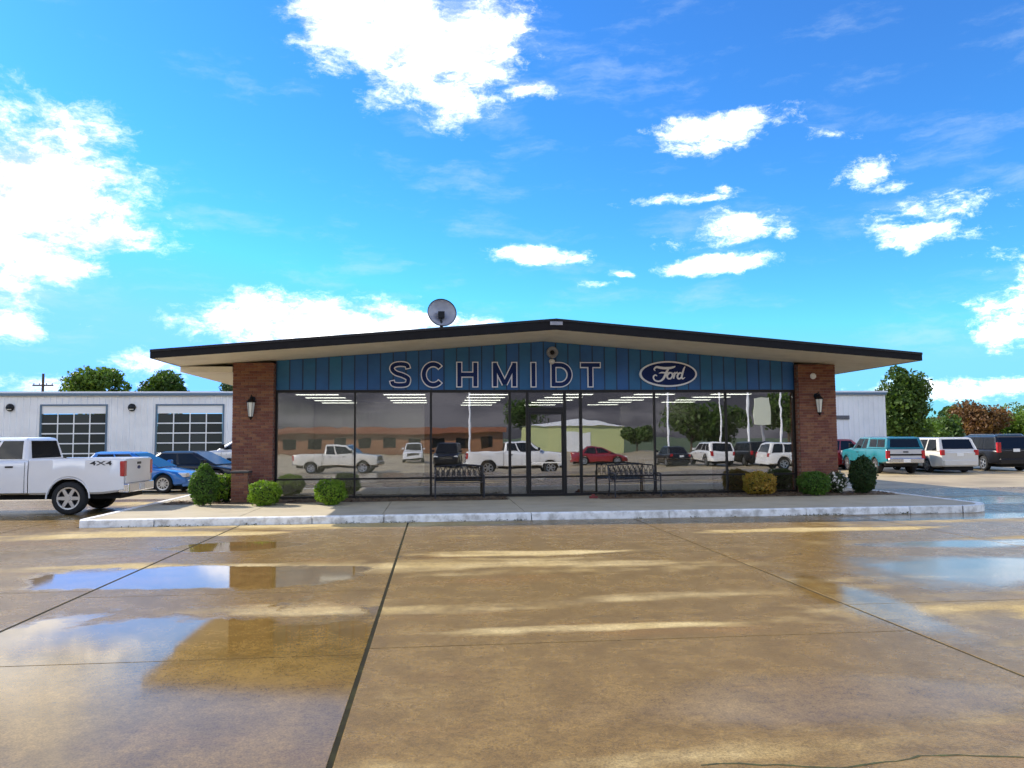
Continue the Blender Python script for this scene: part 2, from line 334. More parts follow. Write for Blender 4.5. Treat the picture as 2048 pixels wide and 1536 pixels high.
# ================================================================ ground
def struct(name, b, m, **k):
    o = b.build(name, m, **k); tag(o, kind='structure'); return o
struct('terrain', MB().box(-1500, 1500, -1500, 1500, -1.0, -.62), GRASSM)
lot = struct('lot', MB().box(-40, 46, 2.5, 17.02, -.09, -.0035).box(-40, -7.42, 17.02, 25, -.09, -.0035).box(13.3, 46, 17.02, 25, -.09, -.0035), JOINT)
struct('rear_lot', MB().box(-70, 80, 25.0, 70, -.6, 0.0), REARLOT)
bl = MB()
bl.add([(-90,2.5,-.002),(-90,-1.5,-.35),(-90,-70,-.42),(90,-70,-.42),(90,-1.5,-.35),(90,2.5,-.002)], [(0,1,4,5),(1,2,3,4)])
struct('street_lot', bl, REARLOT)
def slab(x0, x1, y0, y1, g, skew=0.0):
    b = MB(); e = .003
    za, zb = 0.0, -.05
    q0 = [(x0+g, y0+.006), (x1-g, y0+.006+skew), (x1-g, y1-.006), (x0+g, y1-.006)]
    q1 = [(x0+g+e, y0+.006+e), (x1-g-e, y0+.006+e+skew), (x1-g-e, y1-.006-e), (x0+g+e, y1-.006-e)]
    vs = [(p[0], p[1], zb) for p in q0] + [(p[0], p[1], -e) for p in q0] + [(p[0], p[1], za) for p in q1]
    fs = [(0,1,5,4),(1,2,6,5),(2,3,7,6),(3,0,4,7),(4,5,9,8),(5,6,10,9),(6,7,11,10),(7,4,8,11),(8,9,10,11)]
    b.add(vs, fs); o = b.build('slab', CONC, lot); return o
cols = [(-40,-34),(-34,-28),(-28,-22.5),(-22.5,-17.5),(-17.5,-13),(-13,-8.5),(-8.5,-4.1),(-4.1,-.58),(-.58,4.37),(4.37,9.4),(9.4,14.6),(14.6,20),(20,25.5),(25.5,32),(32,39),(39,46)]
rows = {(-4.1,-.58): [2.5,6.72,9.5,12.9,17.02], (-.58,4.37): [2.5,6.9,12.0,17.02], (4.37,9.4): [2.5,8.03,12.9,17.02], (-8.5,-4.1): [2.5,5.2,9.9,13.6,17.02]}
for ci, (x0, x1) in enumerate(cols):
    ys = rows.get((x0, x1), [2.5, 7.3, 12.2, 17.02])
    for k in range(len(ys)-1): slab(x0, x1, ys[k], ys[k+1], .017 if -5 < x1 < 5 else .011)
    if x1 <= -8.4 or x0 >= 14:
        for k in range(2): slab(x0, x1, 17.02 + 4*k, 17.02 + 4*(k+1) - .01*k, .012)
for (x0, x1, y0, y1) in [(-8.5,-7.42,17.02,21.0),(-8.5,-7.42,21.0,25.0),(13.3,14.6,17.02,21.0),(13.3,14.6,21.0,25.0)]: slab(x0, x1, y0, y1, .012)

# a crack with moss across the nearest slab
cr = MB(); r3 = random.Random(5); pts = []
x = 1.45
while x < 4.3: pts.append((x, 4.22 + .05*math.sin(x*5) + r3.uniform(-.012, .012) - .02*(x-1.5))); x += r3.uniform(.05, .12)
for i in range(len(pts)-1):
    w0, w1 = r3.uniform(.004, .011), r3.uniform(.004, .011); a, b_ = pts[i], pts[i+1]
    cr.add([(a[0],a[1]-w0,.0015),(b_[0],b_[1]-w1,.0015),(b_[0],b_[1]+w1,.0015),(a[0],a[1]+w0,.0015)], [(0,1,2,3)])
tag(cr.build('pavement_crack', M('crack_moss', (.035, .035, .012), .95, var=.8, vscale=9, objc=False, col2=(.06, .08, .02))), kind='structure')

# sidewalk island
Z0 = .155
side = struct('sidewalk', MB().box(-7.26, 12.2, 17.21, 21.95, -.05, .10).box(12.2, 13.07, 18.1, 21.95, -.05, .10), JOINT)
xs = [-7.25, -4.2, -1.15, 2.0, 4.35, 7.3, 10.3, 13.1]
for i in range(7):
    ys = [17.2, 19.4, 21.9]
    for k in range(2):
        if i == 6 and k == 0:
            pc = [(xs[6]+.006, 17.206), (12.2, 17.206)] + [(12.2+.87*math.sin(a), 18.08-.87*math.cos(a)) for a in np.linspace(.1, math.pi/2, 8)] + [(13.07, 19.394), (xs[6]+.006, 19.394)]
            MB().prism(pc, .0, .152, 'z').build('slab', WALKM, side); continue
        MB().box(xs[i]+.006, min(xs[i+1], 13.076)-.006, ys[k]+.006, ys[k+1]-.006, .10, .152).build('slab', WALKM, side, bevel=.006, seg=1)
kerb = struct('kerb', MB().box(-7.3, 12.1, 17.09, 17.18, -.05, .10), JOINT)
kx = [-7.36, -5.86, -2.62, -1.1, 2.1, 5.2, 8.4, 10.9]
kp = lambda a, b: MB().prism([(17.03, -.04), (17.2, -.04), (17.2, .158), (17.07, .158), (17.045, .14)], a, b, 'x')
for i in range(7):
    o = kp(kx[i]+.008, kx[i+1]-.008).build('kerb_block', KERBM, kerb, bevel=.012)
# rounded end and returns
arc = []
for k in range(9):
    t = -math.pi/2 + k*math.pi/2/8; arc.append((12.2 + 1.05*math.cos(t), 18.08 + 1.05*math.sin(t), 12.2 + .88*math.cos(t), 18.08 + .88*math.sin(t)))
e = MB().box(10.91, 12.18, 17.03, 17.2, -.04, .158); e.build('kerb_block', KERBM, kerb, bevel=.012)
e = MB()
for k in range(8):
    a, b_ = arc[k], arc[k+1]
    e.add([(a[0],a[1],-.04),(b_[0],b_[1],-.04),(b_[2],b_[3],-.04),(a[2],a[3],-.04),(a[0],a[1],.158),(b_[0],b_[1],.158),(b_[2],b_[3],.158),(a[2],a[3],.158)],
          [(4,5,6,7),(0,1,5,4),(2,3,7,6)])
e.build('kerb_block', KERBM, kerb)
MB().box(12.0, 13.29, 17.03, 18.3, -.08, -.002).build('slab', CONC, lot)
MB().box(13.08, 13.25, 18.1, 25, -.04, .158).build('kerb_block', KERBM, kerb, bevel=.012)
MB().box(-7.42, -7.265, 17.21, 25, -.04, .158).build('kerb_block', KERBM, kerb, bevel=.012)
MB().box(-7.26, -5.5, 21.96, 25, -.04, .15).build('slab', WALKM, side)
MB().box(11.7, 13.07, 21.96, 25, -.04, .15).build('slab', WALKM, side)
# mulch beds under the windows
def bed(x0, x1, y0, y1, n):
    b = MB(); r_ = random.Random(int(x0*10)+99); nx = int((x1-x0)/.12); ny = 8
    for i in range(nx+1):
        for j in range(ny+1):
            b.v.append((x0+(x1-x0)*i/nx, y0+(y1-y0)*j/ny, .158 + (0 if i in (0, nx) or j in (0, ny) else r_.uniform(.008, .035))))
    for i in range(nx):
        for j in range(ny): b.f.append((i*(ny+1)+j, (i+1)*(ny+1)+j, (i+1)*(ny+1)+j+1, i*(ny+1)+j+1))
    for k in range(n):
        c = Vector((r_.uniform(x0, x1), r_.uniform(y0-.04, y1), .185)); L_ = r_.uniform(.02, .05)
        a = Vector((r_.uniform(-1, 1), r_.uniform(-1, 1), r_.uniform(-.3, .5)))*L_; q = Vector((r_.uniform(-1, 1), r_.uniform(-1, 1), .2))*L_*.5
        b.add([c-a-q, c+a-q, c+a+q, c-a+q], [(0, 1, 2, 3)])
    tag(b.build('mulch', MULCH), 'brown mulch bed along the shop window', 'mulch', kind='stuff')
bed(-7.0, 1.95, 20.75, 21.8, 1500); bed(4.4, 12.9, 20.55, 21.8, 1500)

# ================================================================ showroom
FY = 21.9; CX = 3.07
def soff(x): return 4.555 - .0777*abs(x-CX)
def rtop(x): return 4.82 - .0845*abs(x-CX)
BO = (CX, FY, Z0)
bld = thing('showroom', 'low gabled car showroom with brick pillars, blue upper panels and a long glass front', 'building', BO)
def part(b, name, m, parent=bld, **k): return b.build(name, m, parent, off=BO, **k)
XL, XR, YF, YB = -6.86, 12.93, 19.42, 36.0
roof = MB()
for xe in (XL+.03, XR-.03):
    roof.prism([(xe, soff(xe)+.025), (CX, soff(CX)+.025), (CX, rtop(CX)-.012), (xe, rtop(xe)-.012)], YF+.03, YB, 'y')
roof = part(roof, 'roof', ROOFM)
for xe, nm in ((XL, 'fascia'), (XR, 'fascia')):
    b = MB().prism([(xe, soff(xe)-.006), (CX, soff(CX)-.006), (CX, rtop(CX)), (xe, rtop(xe))], YF-.02, YF+.03, 'y')
    b.box(min(xe, xe+math.copysign(.03, CX-xe)), max(xe, xe+math.copysign(.03, CX-xe)), YF+.03, YB, soff(xe)-.006, rtop(xe))
    o = b.build('fascia', FASCIA, roof, off=BO)
    # metal drip edge along the top of the fascia
    MB().prism([(xe, rtop(xe)-.05), (CX, rtop(CX)-.05), (CX, rtop(CX)+.012), (xe, rtop(xe)+.012)], YF-.04, YF-.021, 'y').build('drip_edge', M('drip_edge', (.014, .012, .013), .5, spec=.3, objc=False), roof, off=BO)
    xi = xe+math.copysign(.035, CX-xe)
    n = 9                                              # soffit boards with open joints between them
    for k in range(n):
        x0 = xi+(CX-xi)*k/n; x1 = xi+(CX-xi)*(k+1)/n; gx = math.copysign(.0015, x1-x0)
        MB().prism([(x0+gx, soff(x0)), (x1-gx, soff(x1)), (x1-gx, soff(x1)+.02), (x0+gx, soff(x0)+.02)], YF+.031, YB-.01 if xe > 0 and k < 2 else 22.3, 'y').build('soffit_board', SOFFIT, roof, off=BO)
    xo = -5.47 if xe < 0 else 11.66
    bx0, bx1 = min(xi, xo), max(xi, xo)
    if xe < 0: part(MB().box(bx0, bx1, 21.55, YB, 3.63, soff(xe)-.004), 'eave_box', SOFFIT)
    # building side walls
    wx = (-5.44, -5.2) if xe < 0 else (11.4, 11.64)
    part(MB().box(wx[0], wx[1], 22.3, YB, .0, 3.75), 'side_wall', INTG)
part(MB().box(-5.2, 11.4, YB-.2, YB, 0, 4.2), 'rear_wall', SIDING)
part(MB().box(CX-.16, CX+.16, YF-.055, YF-.041, 4.66, 4.75), 'ridge_plate', DISHM, roof)
# frieze trim under the soffit
# brick pillars
def bricks(parent, x0, x1, yf, z0, z1, names, individually, depth=.6, inner=None, limit=9999, off=BO):
    bw, bh, j = .206, .0675, .0105
    mesh_c = {}
    joined = MB(); cnt = 0; n = 0; z = z0 + j/2
    while z + bh < z1 + .02:
        h = min(bh, z1 - z)
        x = x0 - (bw+j)/2*(n % 2)
        while x < x1 - .03:
            a, b_ = max(x, x0), min(x+bw, x1)
            if b_-a > .03:
                dy = rnd.uniform(-.0025, .0025)
                if individually and cnt < limit:
                    key = (round(b_-a, 3), round(h, 3))
                    if key not in mesh_c:
                        bm_ = MB(); w2, h2, e_ = key[0]/2, key[1]/2, .004
                        q = [(-w2, -h2), (w2, -h2), (w2, h2), (-w2, h2)]; qi = [(-w2+e_, -h2+e_), (w2-e_, -h2+e_), (w2-e_, h2-e_), (-w2+e_, h2-e_)]
                        bm_.add([(p[0], .03, p[1]) for p in q]+[(p[0], e_, p[1]) for p in q]+[(p[0], 0, p[1]) for p in qi],
                                [(0,1,5,4),(1,2,6,5),(2,3,7,6),(3,0,4,7),(4,5,9,8),(5,6,10,9),(6,7,11,10),(7,4,8,11),(8,9,10,11)])
                        mesh_c[key] = bm_.mesh('brick', BRICKM)
                    link('brick', mesh_c[key], parent, ((a+b_)/2-off[0], yf+dy-off[1], z+h/2-off[2])); cnt += 1
                else: joined.box(a, b_, yf+dy, yf+.03, z, z+h)
            x += bw+j
        if inner is not None:            # the return faces
            for xi_, sg in inner:
                y = yf+.034 + (bw+j)/2*((n+1) % 2)
                while y < yf+depth-.02:
                    y1 = min(y+bw, yf+depth)
                    joined.box(min(xi_, xi_+sg*.02), max(xi_, xi_+sg*.02), y, y1, z, z+h); y += bw+j
        z += bh+j; n += 1
    if joined.v:
        o = joined.build('brick', BRICKJ, parent, off=off); o['kind'] = 'stuff'
    return cnt
pillL = part(MB().box(-5.452, -4.388, 21.612, 22.3, .1, soff(-5.46)-.004), 'brick_pillar', MORTAR)
pillR = part(MB().box(10.548, 11.652, 21.612, 22.3, .1, soff(11.66)-.004), 'brick_pillar', MORTAR)
for po in (pillL, pillR): pass
c1 = bricks(pillL, -5.46, -4.38, 21.6, Z0, soff(-5.46)-.01, 'brick', True, inner=[(-4.38, -1), (-5.46, 1)])
bricks(pillR, 10.54, 11.66, 21.6, Z0, soff(11.66)-.01, 'brick', True, inner=[(11.66, -1), (10.54, 1)], limit=max(0, 300-c1))
# blue panels with battens
xb = np.linspace(-4.36, 10.52, 43)
for i in range(42):
    a, b_ = xb[i]+.018, xb[i+1]-.018
    pts = [(a, 3.165), (b_, 3.165), (b_, soff(b_)-.004)] + ([(CX, soff(CX)-.004)] if a < CX < b_ else []) + [(a, soff(a)-.004)]
    MB().prism(pts, FY-.03, FY-.01, 'y').build('blue_panel', BLUE, bld, off=BO)
for i in range(43):
    MB().box(xb[i]-.0175, xb[i]+.0175, FY-.034, FY+.0, 3.165, soff(xb[i])-.006).build('batten', BLUED, bld, off=BO)
part(MB().prism([(-4.37, 3.165), (10.53, 3.165), (10.53, soff(10.53)-.01), (CX, soff(CX)-.01), (-4.37, soff(-4.37)-.01)], FY-.005, FY+.12, 'y'), 'gable_backing', BLUED)
# ---- storefront
GF, GB = FY-.045, FY+.045
ZB, ZT, ZRAIL = Z0+.005, 3.16, .70
part(MB().box(-4.378, 10.538, GF-.005, GB+.005, 3.085, 3.16), 'header', BRONZE)
part(MB().box(-4.378, 10.538, GF-.005, GB+.005, ZB, .235), 'sill', BRONZE)
mull = [(-4.345,.06),(-2.22,.05),(-.12,.06),(2.1,.075),(2.6,.08),(3.68,.08),(4.14,.085),(6.3,.055),(8.43,.055),(10.5,.06)]
for x, w in mull: part(MB().box(x-w/2, x+w/2, GF, GB, .2355, 3.0845), 'mullion', BRONZE)
mx = [m_[0] for m_ in mull]; mw = [m_[1] for m_ in mull]
def pane(x0, x1, z0, z1, parent=bld, y=FY):
    o = MB().box(x0, x1, y-.005, y+.005, z0, z1).build('pane', GLASS, parent, off=BO); return o
for i in range(9):
    x0, x1 = mx[i]+mw[i]/2+.002, mx[i+1]-mw[i+1]/2-.002
    if i == 4:      # entrance door with a transom
        part(MB().box(x0, x1, GF+.006, GB-.006, 2.56, 2.66), 'transom_bar', BRONZE)
        pane(x0, x1, 2.665, 3.082)
        d = part(MB().box(x0+.004, x0+.06, FY-.025, FY+.025, .17, 2.555).box(x1-.06, x1-.004, FY-.025, FY+.025, .17, 2.555)
                 .box(x0+.061, x1-.061, FY-.025, FY+.025, .17, .33).box(x0+.061, x1-.061, FY-.025, FY+.025, 2.46, 2.555)
                 .box(x0+.061, x1-.061, FY-.022, FY+.022, .66, .72), 'door', BRONZE)
        pane(x0+.062, x1-.062, .332, .658, d); pane(x0+.062, x1-.062, .722, 2.458, d)
        MB().box(x0+.08, x1-.08, FY-.085, FY-.06, 1.08, 1.115).box(x0+.09, x0+.12, FY-.062, FY-.02, 1.085, 1.11).box(x1-.12, x1-.09, FY-.062, FY-.02, 1.085, 1.11).build('door_handle', CHROME, d, off=BO)
    else:
        part(MB().box(x0, x1, GF+.012, GB-.012, ZRAIL-.025, ZRAIL+.025), 'rail', BRONZE)
        pane(x0, x1, .237, ZRAIL-.027); pane(x0, x1, ZRAIL+.027, 3.082)
# ---- interior shell
part(MB().box(-5.19, 11.39, 21.96, YB-.21, .05, .16), 'showroom_floor', INTF)
part(MB().box(-5.19, 11.39, 22.02, 32.2, 3.17, 3.25), 'ceiling', INTC)
part(MB().box(-4.95, -4.42, 22.0, 32, .161, 3.168), 'interior_wall', INTW)
part(MB().box(10.56, 11.1, 22.0, 32, .161, 3.168), 'interior_wall', INTG)
part(MB().box(-4.41, -.4, 29.0, 29.15, .161, 3.168), 'interior_wall', INTW)
part(MB().box(-.399, -.25, 29.0, 32, .161, 3.168), 'interior_wall', INTG)
part(MB().box(-.249, 10.55, 31.6, 31.75, .161, 3.168), 'interior_wall', INTG)
part(MB().box(6.9, 10.55, 28.5, 28.62, .161, 3.168), 'interior_wall', INTG)
for (a, b_) in ((1.2, 2.15), (4.6, 5.6)): part(MB().box(a, b_, 31.54, 31.598, .161, 2.25), 'office_door', WOODM)
for iy, y in enumerate((22.9, 24.6, 26.4, 28.1, 30.2)):
    for ix, x in enumerate((-3.4, -.9, 1.6, 4.1, 6.6, 9.0)):
        if y > 28.4 and (x < -.2 or x > 6.8): continue
        f = part(MB().box(x-.62, x+.62, y-.16, y+.16, 3.09, 3.169), 'light_fixture', WHITE)
        MB().box(x-.6, x+.6, y-.14, y+.14, 3.082, 3.0895).build('diffuser', LAMP, f, off=BO)

def desk(loc, rz, label, w=1.6, h=.76):
    t = thing('desk', label, 'desk', loc, rz)
    MB().box(-w/2, w/2, -.38, .38, h-.04, h).build('desk_top', WOODM, t, bevel=.006)
    MB().box(-w/2+.03, w/2-.03, -.35, -.32, .0, h-.041).build('front_panel', INTW, t)
    for s in (-1, 1): MB().box(s*(w/2-.05)-.02, s*(w/2-.05)+.02, -.318, .34, 0, h-.041).build('side_panel', WOODM, t)
desk((7.55, 24.0, .16), 0, 'wide pale reception counter inside behind the glass near the wall sign', 2.2, .95)
desk((-2.6, 27.4, .16), .1, 'small wooden desk inside the showroom by the white wall')

# ================================================================ signs
def text_mesh(s, offset, extrude, size=1.0):
    cu = bpy.data.curves.new('t', 'FONT'); cu.body = s; cu.size = size; cu.offset = offset; cu.extrude = extrude; cu.resolution_u = 6
    o = bpy.data.objects.new('t', cu); COL.objects.link(o)
    dg = bpy.context.evaluated_depsgraph_get(); me = bpy.data.meshes.new_from_object(o.evaluated_get(dg))
    bpy.data.objects.remove(o); bpy.data.curves.remove(cu); return me
def fit(me, x0, x1, z0, z1, y0, depth):
    """lay a text mesh (xy plane, z thickness) upright on a wall facing -Y inside the box"""
    co = np.empty(len(me.vertices)*3); me.vertices.foreach_get('co', co); co = co.reshape(-1, 3)
    mn, mxx = co.min(0), co.max(0)
    u_ = (co[:, 0]-mn[0])/(mxx[0]-mn[0]); v_ = (co[:, 1]-mn[1])/(mxx[1]-mn[1]); w_ = (co[:, 2]-mn[2])/max(1e-9, mxx[2]-mn[2])
    out = np.stack([x0+u_*(x1-x0), y0-w_*depth, z0+v_*(z1-z0)], 1)
    me.vertices.foreach_set('co', out.ravel()); me.update()
LET = [('S', 780, 823), ('C', 842, 891), ('H', 912, 956), ('M', 983, 1034), ('I', 1059, 1074), ('D', 1101, 1146), ('T', 1161, 1204)]
def lx(px): return CX + (px-1087)*.01418
ordw = ['first', 'second', 'third', 'fourth', 'fifth', 'sixth', 'seventh']
yw = FY-.036; LETS = []
for i, (ch, a, b_) in enumerate(LET):
    x0, x1 = lx(a), lx(b_); zb, zt = 3.225, 3.955
    if ch in 'SC': zb -= .012; zt += .012
    cx = (x0+x1)/2
    t = thing('sign_letter', 'white outlined navy letter %s on the blue panels, %s of seven' % (ch, ordw[i]), 'sign letter', (cx, yw, zb), 0, 'big wall letters spelling a name')
    w_, h_ = x1-x0, zt-zb; LETS.append((ch, t, -w_/2, w_, h_))
# oval badge sign
ox, oz, ow, oh = 6.71, 3.615, .85, .375
t = thing('oval_sign', 'blue oval badge sign with white rim and white script lettering', 'sign', (ox, yw, oz))
def ell(a, b, n=48): return [(a*math.cos(2*math.pi*k/n), b*math.sin(2*math.pi*k/n)) for k in range(n)]
MB().prism(ell(ow, oh), 0, -.09, 'y').build('sign_body', SIGNW, t)
MB().prism(ell(ow-.055, oh-.048), -.0905, -.096, 'y').build('sign_face', OVALB, t)
def ribbon(b, pts, y0, y1, closed=False, sub=7):
    P = [Vector((p[0], p[1], p[2])) for p in pts]; C = []
    n = len(P)
    for i in range(n-1):
        p0, p1, p2, p3 = P[max(i-1, 0)], P[i], P[i+1], P[min(i+2, n-1)]
        for k in range(sub):
            t_ = k/sub; C.append(.5*((2*p1)+(-p0+p2)*t_+(2*p0-5*p1+4*p2-p3)*t_*t_+(-p0+3*p1-3*p2+p3)*t_**3))
    C.append(P[-1]); L_ = []; R_ = []
    for i, c in enumerate(C):
        d = C[min(i+1, len(C)-1)]-C[max(i-1, 0)]; nn = Vector((-d.y, d.x)).normalized()*c.z/2
        L_.append((c.x+nn.x, c.y+nn.y)); R_.append((c.x-nn.x, c.y-nn.y))
    base = len(b.v); m_ = len(C)
    for q, yy in ((L_, y1), (R_, y1), (L_, y0), (R_, y0)): b.v += [(p[0], yy, p[1]) for p in q]
    for i in range(m_-1):
        a_ = base+i
        b.f += [(a_, a_+1, m_+a_+1, m_+a_), (a_+2*m_, a_+2*m_+1, a_+1, a_), (a_+m_, a_+m_+1, a_+3*m_+1, a_+3*m_)]
def letter_paths(ch, w, h, i):
    """centre lines of the strokes and whether their two ends are free"""
    if ch == 'H': return [([(i, 0), (i, h)], 1), ([(w-i, 0), (w-i, h)], 1), ([(i, h*.5), (w-i, h*.5)], 0)]
    if ch == 'I': return [([(w/2, 0), (w/2, h)], 1)]
    if ch == 'T': return [([(0, h-i), (w, h-i)], 1), ([(w/2, 0), (w/2, h-i*1.6)], 2)]
    if ch == 'M': return [([(i, 0), (i, h)], 1), ([(w-i, 0), (w-i, h)], 1), ([(i*1.0, h-i*.9), (w/2, i*1.1)], 0), ([(w-i*1.0, h-i*.9), (w/2, i*1.1)], 0)]
    if ch == 'D':
        arc_ = [(w*.42+(w*.58-i)*math.sin(a), h/2+(h/2-i)*math.cos(a)) for a in np.linspace(0, math.pi, 13)]
        return [([(i, 0), (i, h)], 1), ([(i*.9, h-i), (w*.25, h-i)] + arc_ + [(w*.25, i), (i*.9, i)], 0)]
    if ch == 'C': return [([(w/2+(w/2-i)*math.cos(a), h/2+(h/2-i)*math.sin(a)) for a in np.linspace(R(38), R(322), 19)], 1)]
    return [([(w-i*.95, h*.70), (w*.80, h-i*1.35), (w/2, h-i), (i*1.6, h-i*1.5), (i*1.05, h*.70), (w*.30, h*.56), (w*.62, h*.47), (w-i*1.1, h*.36), (w-i*1.05, h*.22), (w*.78, i*1.25), (w/2, i), (w*.2, i*1.3), (i*.95, h*.29)], 1)]
for ch, t_, xo, w_, h_ in LETS:
    WS, ee = (.162 if ch == 'S' else .172), .030
    for nm, ins, y0, y1, mt in (('letter_rim', 0, 0, -.07, SIGNW), ('letter_face', ee, -.0705, -.0785, NAVY)):
        b = MB()
        for k, (path, free) in enumerate(letter_paths(ch, w_, h_, WS/2)):
            pp = [Vector(q) for q in path]
            if ins and free:
                pp[0] = pp[0]+(pp[1]-pp[0]).normalized()*ins
                if free == 1: pp[-1] = pp[-1]+(pp[-2]-pp[-1]).normalized()*ins
            ribbon(b, [(xo+q.x, q.y, WS-2*ins) for q in pp], y0, y1-.0007*k, sub=5)
        b.build(nm, mt, t_)
S = .85
def sp(*l): return [(p[0]*S, p[1]*S, p[2]*S) for p in l]
strokes = [
    sp((-.46,.10,.02),(-.50,.16,.05),(-.42,.23,.07),(-.28,.21,.085),(-.12,.195,.085),(.06,.205,.08),(.19,.235,.06),(.24,.265,.02)),      # top bar of the F
    sp((.02,.195,.05),(-.05,.10,.075),(-.11,-.02,.08),(-.18,-.15,.075),(-.28,-.235,.06),(-.40,-.25,.05),(-.50,-.20,.05),(-.53,-.10,.05),(-.47,-.04,.045),(-.40,-.07,.03)),  # stem and tail
    sp((-.34,.02,.02),(-.24,.045,.05),(-.12,.035,.05),(-.01,.05,.03)),                                                                       # cross bar
    sp((.10,.035,.05),(.02,.03,.06),(-.05,-.06,.065),(-.03,-.15,.06),(.06,-.16,.055),(.13,-.07,.055),(.12,.02,.05),(.10,.035,.04)),           # o
    sp((.13,-.02,.02),(.20,.03,.05),(.22,.03,.06),(.19,-.07,.06),(.165,-.165,.05)), sp((.20,-.04,.03),(.26,.03,.05),(.32,.045,.065)),         # r
    sp((.46,.02,.05),(.38,.03,.06),(.31,-.06,.065),(.32,-.15,.06),(.39,-.16,.055),(.46,-.08,.04)),                                          # bowl of the d
    sp((.58,.25,.03),(.53,.16,.06),(.48,.0,.065),(.455,-.11,.06),(.49,-.165,.05),(.57,-.12,.02)),                                             # d stem
]
b = MB()
for k, s_ in enumerate(strokes): ribbon(b, s_, -.0965, -.1035-.0006*k)
b.build('script_lettering', SIGNW, t)

# ================================================================ small fittings
def lantern(loc, label):
    t = thing('wall_lantern', label, 'wall light', loc, 0, 'lanterns on the brick pillars')
    MB().lathe([(0, -.0), (.075, -.0), (.07, -.02), (0, -.03)], 14, (0, -.004, .28), 'y').build('back_plate', BLACK, t)
    MB().tube([(0, -.02, .28), (0, -.1, .36), (0, -.17, .38), (0, -.19, .33)], .014, 8).build('bracket', BLACK, t)
    c = (0, -.19, 0)
    b = MB(); n = 6
    b.lathe([(0, .34), (.03, .33), (.05, .27), (.135, .20), (.14, .185), (.125, .18)], n, c).build('cap', BLACK, t)
    b = MB(); b.lathe([(.105, .178), (.058, -.20)], n, c).build('glass', FROST, t)
    b = MB(); b.lathe([(0, -.30), (.02, -.28), (.03, -.25), (.062, -.215), (.07, -.20), (.0, -.198)], n, c).build('base_cup', BLACK, t)
    b = MB()
    for k in range(n):
        a = 2*math.pi*k/n; b.tube([(c[0]+.109*math.cos(a), c[1]+.109*math.sin(a), .178), (c[0]+.061*math.cos(a), c[1]+.061*math.sin(a), -.2)], .006, 5)
    b.build('ribs', BLACK, t)
lantern((-4.93, 21.597, 2.62), 'black wall lantern with frosted glass on the brick pillar beside the parked white pickup')
lantern((11.05, 21.597, 2.68), 'black wall lantern with frosted glass on the brick pillar beside the teal pickup')
o = MB().lathe([(0, -.055), (.05, -.05), (.085, -.03), (.09, 0)], 20, (0, 0, 0), 'y').build('alarm_disc', WHITE, smooth=50)
o.location = (10.98, 21.596, 3.54); tag(o, 'round white alarm disc high on the brick pillar', 'alarm')
t = thing('security_light', 'round ring shaped security light with white dome under the roof peak', 'security light', (3.33, FY-.036, 4.23))
MB().lathe([(.06, -.02), (.09, -.10), (.14, -.12), (.165, -.10), (.17, -.04), (.15, 0)], 22, (0, 0, 0), 'y').build('reflector_ring', DISHM, t, smooth=50)
MB().lathe([(0, -.05), (.062, -.045), (.062, 0)], 16, (0, 0, 0), 'y').build('lens', BLACK, t)
MB().lathe([(0, -.12), (.05, -.10), (.08, -.06), (.085, -.01), (.04, .04), (.0, .04)], 14, (-.02, -.09, -.23)).build('dome', WHITE, t, smooth=60)
MB().box(-.04, .0, -.08, 0, -.22, -.13).build('bracket', BLACK, t)
# satellite dish seen from behind, standing on the roof
t = thing('satellite_dish', 'grey round satellite dish on a short mast on the roof', 'satellite dish', (.17, 21.5, rtop(.17)-.012))
pr = [(.0, -.0)] + [(r_, -.22*(r_/.40)**2*.5) for r_ in (.1, .2, .3, .36, .40)]
d = MB().lathe(pr, 36, (0, 0, 0), 'y')
d.lathe([(p[0], p[1]+.012) for p in pr][::-1], 36, (0, 0, 0), 'y')
o = d.build('dish', DISHM, t, smooth=50); o.location = (0, .08, .71); o.rotation_euler = (R(-14), 0, R(10))
o2 = MB().lathe([(.39, -.125), (.41, -.125), (.41, -.10), (.39, -.10), (.39, -.125)], 36, (0, 0, 0), 'y').build('rim', BLACK, o)
b = MB()
for k in range(4):
    a = math.pi/4+k*math.pi/2; b.tube([(.38*math.cos(a), -.10, .38*math.sin(a)), (.2*math.cos(a), .02, .2*math.sin(a)), (.06*math.cos(a), .07, .06*math.sin(a))], .009, 6)
b.build('back_strut', DISHM, o)
MB().box(-.09, .09, -.12, .0, -.1, .08).build('clamp', BLACK, t).location = (0, .03, .68)
MB().tube([(0, -.04, 0), (0, -.04, .68)], .028, 10).build('mast', BLACK, t)
MB().box(-.2, .2, -.2, .15, -.01, .012).build('base_plate', BLACK, t)
for s in (-1, 1): MB().tube([(s*.17, -.16, .01), (0, -.045, .42)], .012, 6).build('brace', BLACK, t)
o = MB().box(-.11, .11, -.05, .05, 0, .06).box(-.05, .03, -.045, .045, .0605, .11).build('door_stop', M('dull_red', (.20, .035, .03), .7, var=.5), bevel=.006)
o.location = (4.27, 20.86, .153); tag(o, 'small dark red block lying on the walk near the entrance', 'door stop')

